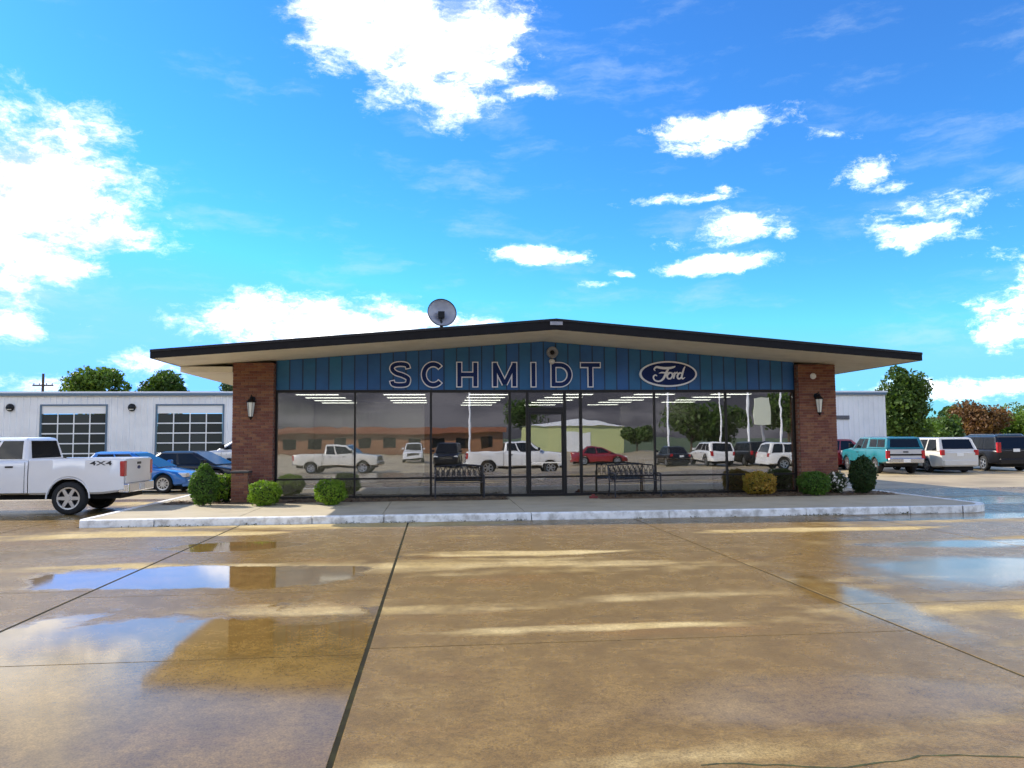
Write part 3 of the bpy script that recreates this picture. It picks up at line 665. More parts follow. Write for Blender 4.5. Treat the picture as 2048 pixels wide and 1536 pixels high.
# benches
def bench(loc, rz, w, label, scroll):
    t = thing('bench', label, 'bench', loc, rz, 'metal benches by the shop window')
    h = .84
    for s in (-1, 1):
        x = s*w/2
        MB().tube([(x, -.42, 0), (x, -.40, .22), (x, -.40, .42), (x, -.41, .60)], .02, 8).build('leg', IRON, t)
        MB().tube([(x, .06, 0), (x, .0, .25), (x, .0, .45), (x, .09, h)], .02, 8).build('leg', IRON, t)
        MB().tube([(x, -.44, .57), (x, -.42, .62), (x, -.3, .64), (x, -.1, .63), (x, .03, .60)], .022, 8).build('armrest', IRON, t)
        b = MB(); cpts = [(x, -.2+.11*math.cos(a/10*2*math.pi), .52+.08*math.sin(a/10*2*math.pi)) for a in range(11)]
        b.tube(cpts, .009, 5, cap=False).build('arm_scroll', IRON, t)
    for k in range(6):
        y = -.40+.075*k; MB().box(-w/2+.01, w/2-.01, y, y+.055, .42-.006*k*.5, .435-.006*k*.5).build('seat_slat', IRON, t)
    MB().tube([(-w/2, .088, h), (-w/4, .092, h+.03), (0, .094, h+.045), (w/4, .092, h+.03), (w/2, .088, h)], .018, 8).build('top_rail', IRON, t)
    MB().tube([(-w/2, .01, .47), (w/2, .01, .47)], .014, 8).build('lower_rail', IRON, t)
    n = 9
    for k in range(n):
        x0 = -w/2+w*k/n; x1 = x0+w/n
        b = MB(); b.tube([(x0, .02, .48), (x1, .088, h)], .0085, 5).tube([(x1, .02, .48), (x0, .088, h)], .0085, 5)
        if scroll: b.tube([((x0+x1)/2+.045*math.cos(a), .055+.006*math.sin(a), .66+.06*math.sin(a)) for a in np.linspace(0, 2*math.pi, 11)], .008, 5, cap=False)
        b.build('lattice', IRON, t)
bench((.66, 21.55, .175), 0, 1.32, 'iron lattice bench on the mulch beside the entrance, under the first wall letters', True)
bench((5.42, 21.15, .175), R(9), 1.34, 'dark iron bench in front of the glass near the oval sign, turned slightly', True)

# brick pier at the corner
pier = thing('brick_pier', 'low red brick pier with dark cap in front of the brick pillar', 'brick pier', (-5.07, 20.95, .155))
po = (-5.07, 20.95, .155)
MB().box(-5.277, -4.873, 20.912, 21.3, .155, .93).build('core', MORTAR, pier, off=po)
bricks(pier, -5.285, -4.865, 20.9, .155, .93, 'brick', True, depth=.42, inner=[(-4.865, -1), (-5.285, 1)], off=po)
MB().box(-5.31, -4.84, 20.87, 21.33, .931, .985).build('cap', M('slate_cap', (.06, .055, .055), .7, var=.4), pier, off=po, bevel=.008)

# ================================================================ plants
def leafcloud(points, normals, size, rs, jitter=.9, aspect=.55):
    """one mesh of small bent leaf quads"""
    n = len(points)
    nr = np.asarray(normals) + rs.normal(0, jitter, (n, 3)); nr /= np.linalg.norm(nr, axis=1)[:, None]
    t_ = np.cross(nr, rs.normal(0, 1, (n, 3))); t_ /= np.linalg.norm(t_, axis=1)[:, None]; b_ = np.cross(nr, t_)
    s = size*rs.uniform(.6, 1.35, n)[:, None]
    p = np.asarray(points)
    V = np.stack([p - t_*s, p + b_*s*aspect + nr*s*.15, p + t_*s, p - b_*s*aspect + nr*s*.15], 1).reshape(-1, 3)
    F = np.arange(4*n).reshape(-1, 4)
    return V, F
def npmesh(name, V, F, m):
    me = bpy.data.meshes.new(name); nv, nf = len(V), len(F)
    me.vertices.add(nv); me.vertices.foreach_set('co', V.astype(np.float32).ravel())
    me.loops.add(nf*4); me.loops.foreach_set('vertex_index', F.astype(np.int32).ravel())
    me.polygons.add(nf); me.polygons.foreach_set('loop_start', np.arange(0, nf*4, 4, dtype=np.int32))
    try: me.polygons.foreach_set('loop_total', np.full(nf, 4, dtype=np.int32))
    except Exception: pass
    me.materials.append(m); me.update(calc_edges=True); me.validate(); return me
def blobcore(rx, ry, rz, cz, m, rs, name='core', parent=None):
    b = MB(); n1, n2 = 18, 11; ph = rs.uniform(0, 6, 6)
    for j in range(n2+1):
        th = math.pi*j/n2
        for i in range(n1):
            a = 2*math.pi*i/n1
            k = 1 + .05*math.sin(3*a+ph[0]) + .05*math.sin(5*th+ph[1]+2*a)
            b.v.append((rx*k*math.sin(th)*math.cos(a), ry*k*math.sin(th)*math.sin(a), cz+rz*k*math.cos(th)))
    for j in range(n2):
        for i in range(n1): b.f.append((j*n1+i, (j+1)*n1+i, (j+1)*n1+(i+1) % n1, j*n1+(i+1) % n1))
    return b.build(name, m, parent, smooth=60)
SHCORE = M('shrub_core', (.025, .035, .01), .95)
def shrub(loc, rx, ry, h, m, label, n=2600, leaf=.032, egg=0.0, seed=1, square=2.0, flowers=None, group='clipped shrubs in front of the showroom'):
    rs = np.random.default_rng(seed); t = thing('shrub', label, 'shrub', loc, 0, group)
    rz = h*.5; cz = h*.52
    MB().tube([(0, 0, -.02), (.01, 0, h*.4)], [.035, .02], 7).build('stem', BARK, t)
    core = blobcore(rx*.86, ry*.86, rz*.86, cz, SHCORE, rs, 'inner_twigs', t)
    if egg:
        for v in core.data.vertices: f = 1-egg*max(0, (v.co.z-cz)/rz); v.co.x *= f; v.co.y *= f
    d = rs.normal(0, 1, (n, 3)); d /= np.linalg.norm(d, axis=1)[:, None]
    q = (np.abs(d)**square).sum(1)**(-1/square) if square != 2 else np.ones(n)
    lump = 1 + .09*np.sin(d[:, 0]*5+seed)*np.cos(d[:, 2]*6+seed*2) + .05*np.sin(d[:, 1]*9+d[:, 2]*7)
    rr = (rs.uniform(.84, 1.04, n) + (rs.uniform(0, 1, n) > .93)*rs.uniform(0, .14, n))*lump*q
    P = np.stack([d[:, 0]*rx*rr, d[:, 1]*ry*rr, cz+d[:, 2]*rz*rr], 1)
    if egg:
        f = 1-egg*np.maximum(0, (P[:, 2]-cz)/rz); P[:, 0] *= f; P[:, 1] *= f
    P[:, 2] = np.maximum(P[:, 2], .01)
    V, F = leafcloud(P, d, leaf, rs); link('foliage', npmesh('foliage', V, F, m), t)
    if flowers:
        fm, fn, fs = flowers; kk = rs.choice(n, fn, replace=False); P2 = P[kk]*np.array([1.04, 1.04, 1.02])
        V, F = leafcloud(P2, d[kk], fs, rs, .4, .9); link('blossoms', npmesh('blossoms', V, F, fm), t)
    return t
G_LIME = leaf_mat('leaf_lime', (.11, .22, .018), (.24, .36, .03)); G_MID = leaf_mat('leaf_mid', (.05, .12, .018), (.12, .22, .03))
G_DARK = leaf_mat('leaf_dark', (.018, .045, .014), (.045, .085, .02)); G_GOLD = leaf_mat('leaf_gold', (.26, .24, .03), (.52, .27, .05))
G_TREE = leaf_mat('leaf_tree', (.025, .06, .012), (.09, .15, .022)); G_RUST = leaf_mat('leaf_rust', (.13, .055, .025), (.20, .11, .035))
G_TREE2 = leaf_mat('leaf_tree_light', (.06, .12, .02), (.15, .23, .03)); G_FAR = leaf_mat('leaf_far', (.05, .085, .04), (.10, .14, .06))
F_WHITE = M('petal_white', (.8, .76, .68), .6); F_PINK = M('petal_pink', (.75, .55, .45), .6)
shrub((-5.80, 20.33, .155), .35, .36, 1.0, G_MID, 'tall egg shaped green shrub at the sidewalk corner beside the white pickup', 4200, .030, .20, 1)
shrub((-5.62, 21.35, .155), .46, .40, .72, G_LIME, 'pale yellow green shrub with small blossoms against the brick pillar', 2600, .034, 0, 2, flowers=(F_PINK, 40, .04))
shrub((-4.26, 20.12, .155), .37, .37, .58, G_LIME, 'round bright green shrub in front of the brick pillar, beside the low pier', 3600, .028, 0, 3, 2.6)
shrub((-2.63, 20.05, .155), .37, .37, .60, G_LIME, 'round bright green shrub standing alone before the window glass', 3600, .028, 0, 4, 2.6)
shrub((9.05, 21.1, .170), .40, .38, .60, G_GOLD, 'yellow and rust mottled shrub before the dark window corner', 3200, .034, 0, 5, 2.8)
shrub((10.52, 20.85, .170), .38, .38, .60, G_MID, 'boxy dark green shrub at the foot of the brick pillar', 3600, .030, 0, 6, 3.4)
shrub((12.03, 20.95, .165), .36, .36, 1.02, G_DARK, 'tall egg shaped dark green shrub beside the teal pickup', 4200, .032, .16, 7)
shrub((11.42, 21.25, .165), .26, .26, .60, G_FAR, 'small loose bush with white blossoms between two green shrubs', 1000, .030, 0, 8, flowers=(F_WHITE, 130, .035), group=None)

def tree(loc, h, cr, m, label, name='tree', n=5000, leaf=.2, seed=1, crown_z=.62, ry=None, rz=None, clumps=16, cone=0.0, group=None, trunk_r=None):
    rs = np.random.default_rng(seed); t = thing(name, label, 'tree', loc, 0, group)
    rz = rz or h*(1-crown_z)*.98; cz = h - rz; tr = trunk_r or max(.10, h*.028)
    b = MB(); b.tube([(0, 0, -.1), (rs.uniform(-.05, .05)*h*.3, 0, h*.3), (rs.uniform(-.05, .05)*h*.3, rs.uniform(-.03, .03)*h, h*.72)], [tr, tr*.75, tr*.3], 9)
    cen = []
    for k in range(clumps):
        dd = rs.normal(0, 1, 3); dd /= np.linalg.norm(dd); r_ = rs.uniform(.35, .78)
        c = np.array([dd[0]*cr*r_, dd[1]*(ry or cr)*r_, cz+dd[2]*rz*r_*.95])
        if cone: f = 1-cone*max(0, (c[2]-(cz-rz))/(2*rz)); c[0] *= f; c[1] *= f
        cen.append((c, rs.uniform(.30, .52)*min(cr, rz)*(1-.35*cone*max(0, (c[2]-cz)/rz))))
        s = np.array([0, 0, min(h*.65, max(h*.22, c[2]-.45*cr))]); mid = (s+c)/2+np.array([0, 0, .06*h])
        b.tube([tuple(s), tuple(mid), tuple(c)], [tr*.4, tr*.24, tr*.08], 6)
    b.build('trunk', BARK, t, smooth=50)
    P = []; D = []
    per = n//clumps
    for c, r_ in cen:
        dd = rs.normal(0, 1, (per, 3)); dd /= np.linalg.norm(dd, axis=1)[:, None]
        rad = rs.uniform(.35, 1.08, per)**.6
        P.append(c+dd*(rad*r_)[:, None]*np.array([1.15, 1.15, .9])); D.append(dd)
    V, F = leafcloud(np.concatenate(P), np.concatenate(D), leaf, rs, 1.0)
    link('crown', npmesh('crown', V, F, m), t); return t

rs = np.random.default_rng(77); wp = []
for k in range(46):                                   # weeds and leaf litter caught in the gutter along the kerb
    x = rs.uniform(-7.2, 12.3); n_ = rs.integers(4, 26); wp.append(np.stack([x+rs.normal(0, .10, n_), 16.985-np.abs(rs.normal(0, .025, n_)), np.abs(rs.normal(.008, .014, n_))+.004], 1))
wp = np.concatenate(wp); V, F = leafcloud(wp, np.tile([0, -.3, 1.0], (len(wp), 1)), .016, rs)
tag(link('weeds', npmesh('weeds', V, F, leaf_mat('weed_leaf', (.05, .07, .02), (.13, .09, .04)))), 'small weeds and leaf litter along the foot of the white kerb', 'weeds', kind='stuff')

# ================================================================ service building
GY = 42.0; GO = (0, GY, 0)
gar = thing('service_garage', 'long white metal clad service garage with overhead doors behind the showroom', 'building', GO)
def gp(b, name, m, parent=gar, **k): return b.build(name, m, parent, off=GO, **k)
doors = [(-20.1, -16.95), (-14.4, -11.1)]
GX0, GX1 = -40.0, 25.62
pm = {}
def rib_panel(w, h):
    key = (round(w, 3), round(h, 3))
    if key not in pm:
        b = MB(); poly = [(0, .06)]
        nr = max(1, int(round(w/.3)))
        for k in range(nr):
            c = (k+.5)*w/nr; poly += [(c-.045, 0.0), (c-.022, -.04), (c+.022, -.04), (c+.045, 0.0)]
        poly = [(0, .06), (0, 0)] + poly[1:] + [(w, 0), (w, .06)]
        b.prism(poly, 0, h, 'z'); pm[key] = b.mesh('wall_panel', SIDING)
    return pm[key]
edges = [GX0]
x = GX0
while x < GX1-.1:
    nx = min(x+.91, GX1)
    for d0, d1 in doors:
        if x < d0-.08 < nx: nx = d0-.08
        if x <= d0-.079 and abs(x-(d0-.08)) < 1e-6: nx = d1+.08
    dd = [d for d in doors if abs(x-(d[0]-.08)) < 1e-6]
    if dd: link('wall_panel', rib_panel(nx-x, 4.12-3.68), gar, (x, -.02, 3.68))
    elif nx < -9 or x > 11: link('wall_panel', rib_panel(nx-x-.004, 4.12), gar, (x, -.02, 0))
    x = nx
gp(MB().box(GX0, GX1, GY+.05, GY+.2, 0, 4.2) if False else MB().box(GX0, doors[0][0]-.1, GY+.05, GY+.2, 0, 4.2).box(doors[0][1]+.1, doors[1][0]-.1, GY+.05, GY+.2, 0, 4.2).box(doors[1][1]+.1, GX1, GY+.05, GY+.2, 0, 4.2), 'wall_frame', SIDING)
gp(MB().box(GX0, GX1, GY-.18, GY-.03, 4.121, 4.25), 'gutter', TRIMB)
gp(MB().prism([(GY-.14, 4.251), (GY+24, 5.2), (GY+24, 5.32), (GY-.14, 4.34)], GX0, GX1+.1, 'x'), 'roof', M('white_metal_roof', (.75, .76, .78), .45, objc=False))
gp(MB().box(GX1-.1, GX1, GY+.2, GY+24, 0, 4.25), 'end_wall', SIDING)
for d0, d1 in doors:
    w = d1-d0; rt = []
    d = gp(MB().box(d0-.08, d0, GY-.07, GY+.05, 0, 3.68).box(d1, d1+.08, GY-.07, GY+.05, 0, 3.68).box(d0, d1, GY-.07, GY+.05, 3.6, 3.68), 'overhead_door', TRIMB)
    MB().box(d0, d1, GY-.02, GY+.03, 3.2, 3.6).build('door_panel', WHITE, d, off=GO)
    MB().box(d0, d1, GY-.01, GY+.03, 0, .12).build('door_panel', WHITE, d, off=GO)
    b = MB()
    for r_ in range(7): b.box(d0, d1, GY-.02, GY+.03, .12+r_*.5133-.03+.0001, .12+r_*.5133+.03) if 0 < r_ < 6 else None
    b.build('rail', WHITE, d, off=GO)
    b = MB()
    for c in range(1, 4): b.box(d0+w*c/4-.026, d0+w*c/4+.026, GY-.025, GY+.025, .12, 3.2)
    b.build('stile', WHITE, d, off=GO)
    for r_ in range(6):
        for c in range(4):
            MB().box(d0+w*c/4+.027, d0+w*(c+1)/4-.027, GY-.004, GY+.004, .12+r_*.5133+.031, .12+(r_+1)*.5133-.031).build('pane', GRGLASS, d, off=GO)
def wallpack(x, z, label):
    t = thing('wall_light', label, 'wall light', (x, GY-.06, z), 0, 'lights along the garage wall')
    MB().lathe([(0, -.16), (.12, -.14), (.2, -.06), (.2, 0)], 14, (0, 0, 0), 'y').build('housing', BLACK, t, smooth=50)
    MB().lathe([(0, -.03), (.1, -.02), (.12, .02)], 12, (0, -.1, -.1)).build('lens', FROST, t)
wallpack(-21.62, 3.52, 'black oval wall light above the parked white pickup cab')
wallpack(-15.65, 3.51, 'black oval wall light between the two overhead doors')
v = gp(MB().box(22.5, 23.4, GY-.09, GY-.062, 2.72, 2.95), 'wall_vent', DISHM)
for k in range(4): gp(MB().box(22.53, 23.37, GY-.11, GY-.091, 2.745+.05*k, 2.765+.05*k), 'louvre', BLACK, v)

# ================================================================ vehicles
def lerp_tab(tab, x):
    if x <= tab[0][0]: return tab[0][1]
    for (a, za), (b_, zb) in zip(tab, tab[1:]):
        if x <= b_: return za + (zb-za)*(x-a)/max(1e-9, b_-a)
    return tab[-1][1]
WHEELS = {}
def wheel_meshes(r, w, style):
    key = (r, w, style)
    if key in WHEELS: return WHEELS[key]
    rr = r*.66
    ty = MB().lathe([(rr, -w/2+.02), (rr+.02, -w/2), (r-.05, -w/2), (r-.012, -w/2+.03), (r, -w/4), (r, w/4), (r-.012, w/2-.03), (r-.05, w/2), (rr+.02, w/2), (rr, w/2-.02)], 28, (0, 0, 0), 'y')
    tm = ty.mesh('tyre', RUBBER, 40)
    rim = MB(); yo = -w/2+.012
    rim.lathe([(rr-.035, yo+.05), (rr-.03, yo), (rr+.004, yo-.004), (rr+.004, yo+.03)], 28, (0, 0, 0), 'y')
    rim.lathe([(0, yo-.012), (.06, yo-.012), (.07, yo+.02), (.07, yo+.05)], 14, (0, 0, 0), 'y')
    ns = 6 if style == 0 else 5 if style == 1 else 10
    for k in range(ns):
        a = 2*math.pi*k/ns; c, s = math.cos(a), math.sin(a); hw = .045 if ns < 10 else .02
        P = lambda rad, t_, y: (rad*c - t_*s, y, rad*s + t_*c)
        rim.add([P(.05, -hw, yo), P(rr-.02, -hw*.8, yo-.002), P(rr-.02, hw*.8, yo-.002), P(.05, hw, yo), P(.05, -hw, yo+.04), P(rr-.02, -hw*.8, yo+.04), P(rr-.02, hw*.8, yo+.04), P(.05, hw, yo+.04)],
                [(0,3,2,1),(0,1,5,4),(2,3,7,6),(1,2,6,5)])
    rm = rim.mesh('rim', ALLOY, 40)
    dk = MB().lathe([(0, yo+.075), (rr-.02, yo+.07), (rr-.001, yo+.03), (rr-.001, w/2-.03), (0, w/2-.03)], 24, (0, 0, 0), 'y').mesh('brake_disc', UNDER)
    WHEELS[key] = (tm, rm, dk); return WHEELS[key]
def panel_q(q, u0, u1, v0, v1, off, th=.012):
    """thin plate over part of the quad q (a bottom-start, b bottom-end, c top-end, d top-start)"""
    a, b_, c, d = [Vector(p) for p in q]
    def pt(u_, v_): return (a*(1-u_)+b_*u_)*(1-v_) + (d*(1-u_)+c*u_)*v_
    n = (b_-a).cross(d-a).normalized()
    p = [pt(u0, v0), pt(u1, v0), pt(u1, v1), pt(u0, v1)]
    mb = MB(); mb.add([x+n*(off-th) for x in p]+[x+n*off for x in p], [(4,5,6,7),(0,1,5,4),(1,2,6,5),(2,3,7,6),(3,0,4,7)]); return mb

def vehicle(name, label, cat, loc, yaw, pm_, P, group=None):
    t = thing(name, label, cat, loc, yaw, group)
    L, Wd, r = P['L'], P['W'], P['r']; hl = L/2; wz = P['zc']
    axf = hl-P['fo']; axr = axf-P['wb']; ra = r+P.get('gap', .065)
    top = P['top']; nose = P.get('nose', .10)
    def hw(x):
        k = max(0, (abs(x)-(hl-.55))/.55); return Wd/2*(1-nose*k**2.2)
    def zt(x):
        z = lerp_tab(top, x); k = max(0, (abs(x)-(hl-.10))/.10); return z - P.get('drop', .05)*k**2
    def zb(x):
        z = wz; k = max(0, (abs(x)-(hl-.5))/.5); z += .06*k
        for ax in (axf, axr):
            dx = abs(x-ax)
            if dx < ra: z = max(z, r + math.sqrt(ra*ra-dx*dx))
        return z
    xs = set(np.round(np.linspace(-hl, hl, 34), 4).tolist())
    for ax in (axf, axr):
        for k in range(15): xs.add(round(ax+ra*math.cos(math.pi*k/14)*.9999, 4))
        xs |= {round(ax-ra-.002, 4), round(ax+ra+.002, 4)}
    xs |= {round(p[0], 4) for p in top} | {round(s*(hl-d_), 4) for s in (-1, 1) for d_ in (.02, .05, .1)}
    bed = P.get('bed')
    def ring(x):
        w, a, b_ = hw(x), zb(x), zt(x); h = max(.05, b_-a); s1 = min(.09, .3*h)
        hf = [(0, a), (.90*w, a), (.985*w, a+min(.05, .2*h)), (w, a+.42*h), (.99*w, b_-s1-.1*h*.5), (.972*w, b_-s1*.5), (.93*w, b_-s1*.1), (.8*w, b_+.004), (0, b_+P.get('crown', .02))]
        return [(x, y, z) for y, z in hf] + [(x, -y, z) for y, z in hf[-2:0:-1]]
    def bring(x):
        w, a, b_ = hw(x), zb(x), zt(x); f = bed['floor']; h = b_-a
        hf = [(0, f), (w-.10, f), (w-.10, b_-.005), (.985*w-.02, b_), (.99*w, b_-.03), (w, a+.45*h), (.985*w, a+.05), (.93*w, a)]
        return [(x, y, z) for y, z in hf[::-1]] + [(x, -y, z) for y, z in hf[1:]]
    def loft(xs_, fn, closed, nm, m, capends=True):
        b = MB(); R_ = [fn(x) for x in xs_]; n = len(R_[0])
        for q in R_: b.v += q
        for i in range(len(R_)-1):
            for k in range(n if closed else n-1): b.f.append((i*n+k, i*n+(k+1) % n, (i+1)*n+(k+1) % n, (i+1)*n+k)[::-1])
        if capends: b.f += [tuple(range(n)), tuple((len(R_)-1)*n+k for k in range(n))[::-1]]
        return b.build(nm, m, t, smooth=38)
    xs = sorted(xs)
    if bed:
        xc = bed['x']
        body = loft(sorted([x for x in xs if x > xc+.012]+[xc+.012]), ring, True, 'body', pm_)
        loft(sorted([x for x in xs if x < xc-.012]+[xc-.012]), bring, False, 'bed', pm_, False)
        MB().box(xc-.06, xc-.02, -Wd/2+.1, Wd/2-.1, bed['floor']-.1, zt(xc-.05)-.02).build('bed_front', pm_, t)
        tgz = zt(-hl+.1)
        tg = MB().box(-hl-.005, -hl+.06, -hw(-hl)+.09, hw(-hl)-.09, bed['floor']-.12, tgz-.01).build('tailgate', bed.get('gate', pm_), t, bevel=.015)
        MB().box(-hl-.018, -hl-.0052, -.12, .12, tgz-.16, tgz-.10).build('handle', BLACK, tg, bevel=.004)
        if bed.get('stripe'): MB().box(-hl-.02, -hl-.0055, -hw(-hl)+.12, hw(-hl)-.12, tgz-.30, tgz-.22).build('trim_strip', bed['stripe'], tg)
        if bed.get('emblem'):
            e_ = MB().prism([(p[0], p[1]+tgz-.24) for p in ell(.10, .045, 20)], -hl-.012, -hl-.0055, 'x'); e_.build('emblem', OVALB, tg)
    else:
        body = loft(xs, ring, True, 'body', pm_)
    MB().box(-hl+.15, hl-.2, -Wd/2+.30, Wd/2-.30, wz-.13, wz+.35).box(axr-.08, axr+.08, -Wd/2+.25, Wd/2-.25, r-.08, r+.08).build('underbody', UNDER, t)
    if P.get('cladding'): MB().box(axr+ra+.02, axf-ra-.02, -Wd/2+.01, Wd/2-.01, wz-.035, wz+.05).build('rocker_trim', UNDER, t)
    # wheels
    tm, rm, dk = wheel_meshes(r, P.get('tw', .24), P.get('style', 0))
    for ax in (axf, axr):
        for s in (-1, 1):
            yy = s*(Wd/2-.02-P.get('tw', .24)/2)
            o = link('wheel', tm, t, (ax, yy, r), (0, 0, 0 if s < 0 else math.pi))
            link('rim', rm, o); link('brake_disc', dk, o)
            # arch lip
            b = MB(); pts = [(ax+(ra+.012)*math.cos(a), s*(Wd/2-.004), r+(ra+.012)*math.sin(a)) for a in np.linspace(.0, math.pi, 15)]
            if P.get('lip', True): b.tube(pts, .018, 5).build('arch_lip', pm_ if not P.get('cladding') else UNDER, t)
    # cabin
    c = P['cab']; zb_, zt_ = c['zb']-.03, c['zt']; wb_, wt_ = c['wb'], c['wt']
    A0, A1, T0, T1 = c['xb0'], c['xb1'], c['xt0'], c['xt1']
    b = MB()
    xm = (T0*.55+T1*.45); rz_ = .035
    vs = [(A0,-wb_,zb_),(A1,-wb_*.94,zb_),(A1,wb_*.94,zb_),(A0,wb_,zb_),(T0,-wt_,zt_-rz_),(T1,-wt_*.96,zt_-rz_),(T1,wt_*.96,zt_-rz_),(T0,wt_,zt_-rz_),
          (T0+.12,-wt_*.7,zt_),(T1-.2,-wt_*.7,zt_),(T1-.2,wt_*.7,zt_),(T0+.12,wt_*.7,zt_)]
    b.add(vs, [(0,3,2,1),(0,1,5,4),(1,2,6,5),(2,3,7,6),(3,0,4,7),(4,5,9,8),(5,6,10,9),(6,7,11,10),(7,4,8,11),(8,9,10,11)])
    cabo = b.build('cabin', pm_, t, bevel=.085, seg=4)
    for p_ in cabo.data.polygons: p_.use_smooth = False
    Rq = [vs[0], vs[1], vs[5], vs[4]]; Lq = [vs[2], vs[3], vs[7], vs[6]]; Fq = [vs[1], vs[2], vs[6], vs[5]]; Bq = [vs[3], vs[0], vs[4], vs[7]]
    v0 = c.get('v0', .12)
    for (u0, u1) in c['win']:
        panel_q(Rq, u0, u1, v0, .90, .006).build('side_window', DGLASS, t, bevel=.004, seg=1)
        panel_q(Lq, 1-u1, 1-u0, v0, .90, .006).build('side_window', DGLASS, t, bevel=.004, seg=1)
    panel_q(Fq, .06, .94, .06, .93, .006).build('windshield', DGLASS, t)
    panel_q(Bq, .10, .90, c.get('rv0', .16), .90, .006).build('rear_window', DGLASS, t)
    if P.get('cap'):                     # matching hard cap over the pickup bed
        x0, x1 = -hl+.03, A0-.05; zt0 = P['cap']; zb0 = zt(x0+.2)+.004; w0, w1 = Wd/2-.05, Wd/2-.17
        cv = [(x0,-w0,zb0),(x1,-w0,zb0),(x1,w0,zb0),(x0,w0,zb0),(x0+.16,-w1,zt0-.04),(x1,-w1,zt0-.04),(x1,w1,zt0-.04),(x0+.16,w1,zt0-.04),(x0+.3,-w1*.7,zt0),(x1-.02,-w1*.7,zt0),(x1-.02,w1*.7,zt0),(x0+.3,w1*.7,zt0)]
        co = MB().add(cv, [(0,3,2,1),(0,1,5,4),(1,2,6,5),(2,3,7,6),(3,0,4,7),(4,5,9,8),(5,6,10,9),(6,7,11,10),(7,4,8,11),(8,9,10,11)]).build('bed_cap', pm_, t, bevel=.05, seg=3)
        for q in ([cv[0], cv[1], cv[5], cv[4]], [cv[2], cv[3], cv[7], cv[6]]):
            for (u0, u1) in ((.10, .50), (.53, .92)): panel_q(q, u0, u1, .16, .86, .006).build('side_window', DGLASS, co)
        panel_q([cv[3], cv[0], cv[4], cv[7]], .10, .90, .14, .88, .006).build('rear_window', DGLASS, co)
    if P.get('rack'):
        for s in (-1, 1): MB().tube([(T0+.15, s*wt_*.86, zt_-.01), (T0+.3, s*wt_*.86, zt_+.05), (T1-.5, s*wt_*.86, zt_+.05), (T1-.35, s*wt_*.86, zt_-.01)], .016, 6).build('roof_rail', P['rack'], t)
    # lights
    for s in (-1, 1):
        zl0, zl1, dl = P['tail']; yo = hw(-hl+.04)
        MB().box(-hl-.012, -hl+dl, min(s*(yo-.17), s*(yo+.012)), max(s*(yo-.17), s*(yo+.012)), zl0, zl1).build('tail_light', RED, t, bevel=.02)
        zh0, zh1 = P['head']; yo = hw(hl-.06)
        MB().box(hl-.30, hl-.002, min(s*(yo-.30), s*(yo+.008)), max(s*(yo-.30), s*(yo+.008)), zh0, zh1).build('headlight', CLEAR, t, bevel=.02)
    zg0, zg1 = P['grille']
    gr_ = MB().box(hl-.05, hl+.012, -hw(hl)*.62, hw(hl)*.62, zg0, zg1).build('grille', BLACK, t, bevel=.01)
    for k in range(3): MB().box(hl+.0125, hl+.03, -hw(hl)*.58, hw(hl)*.58, zg0+(zg1-zg0)*(k+.7)/3.6, zg0+(zg1-zg0)*(k+.7)/3.6+.03).build('grille_bar', CHROME if P.get('chrome', True) else BLACK, gr_)
    bz0, bz1 = P['bump']
    bm1 = P.get('bumpmat', pm_)
    for s, nm in ((1, 'front_bumper'), (-1, 'rear_bumper')):
        xa, xb_ = (hl-.12, hl+.07) if s > 0 else (-hl-.10, -hl+.12)
        w_ = hw(hl-.08)
        o = MB().prism([(xa, -w_), (xb_ if s > 0 else xa, -w_*.86), (xb_ if s > 0 else xa, w_*.86), (xa if s > 0 else xb_, w_)] if False else
                       ([(xa, -w_), (xb_, -w_*.86), (xb_, w_*.86), (xa, w_)] if s > 0 else [(xb_, -w_), (xb_, w_), (xa, w_*.88), (xa, -w_*.88)]), bz0, bz1, 'z').build(nm, bm1, t, bevel=.025)
    MB().box(-hl-.115 if P.get('plate_low') else -hl-.03, -hl-.101 if P.get('plate_low') else -hl-.014, -.16, .16, P['plate'], P['plate']+.15).build('number_plate', WHITE, t)
    # mirrors, handles, door seams
    mz = c['zb']+.06
    for s in (-1, 1):
        MB().box(A1-.50, A1-.36, min(s*(wb_+.02), s*(wb_+.22)), max(s*(wb_+.02), s*(wb_+.22)), mz, mz+P.get('mir', .15)).build('side_mirror', P.get('mirmat', pm_), t, bevel=.025)
        for xh in P.get('handles', []):
            MB().box(xh-.09, xh+.09, min(s*(Wd/2-.03), s*(Wd/2+.012)), max(s*(Wd/2-.03), s*(Wd/2+.012)), c['zb']-.17, c['zb']-.13).build('door_handle', P.get('hmat', BLACK), t, bevel=.008)
        for xh in P.get('seams', []):
            b = MB(); ws = Wd/2
            a_, z_ = zb(xh)+.02, zt(xh)-.04; h_ = zt(xh)-zb(xh)
            b.add([(xh-.005, s*(.992*ws+.005), a_+.02), (xh+.005, s*(.992*ws+.005), a_+.02), (xh+.005, s*(ws+.005), zb(xh)+.42*h_), (xh-.005, s*(ws+.005), zb(xh)+.42*h_), (xh-.005, s*(.986*ws+.006), z_), (xh+.005, s*(.986*ws+.006), z_)],
                  [(0,1,2,3),(3,2,5,4)]); b.build('door_seam', UNDER, t)
    if P.get('pillarseam'):
        pass
    return t
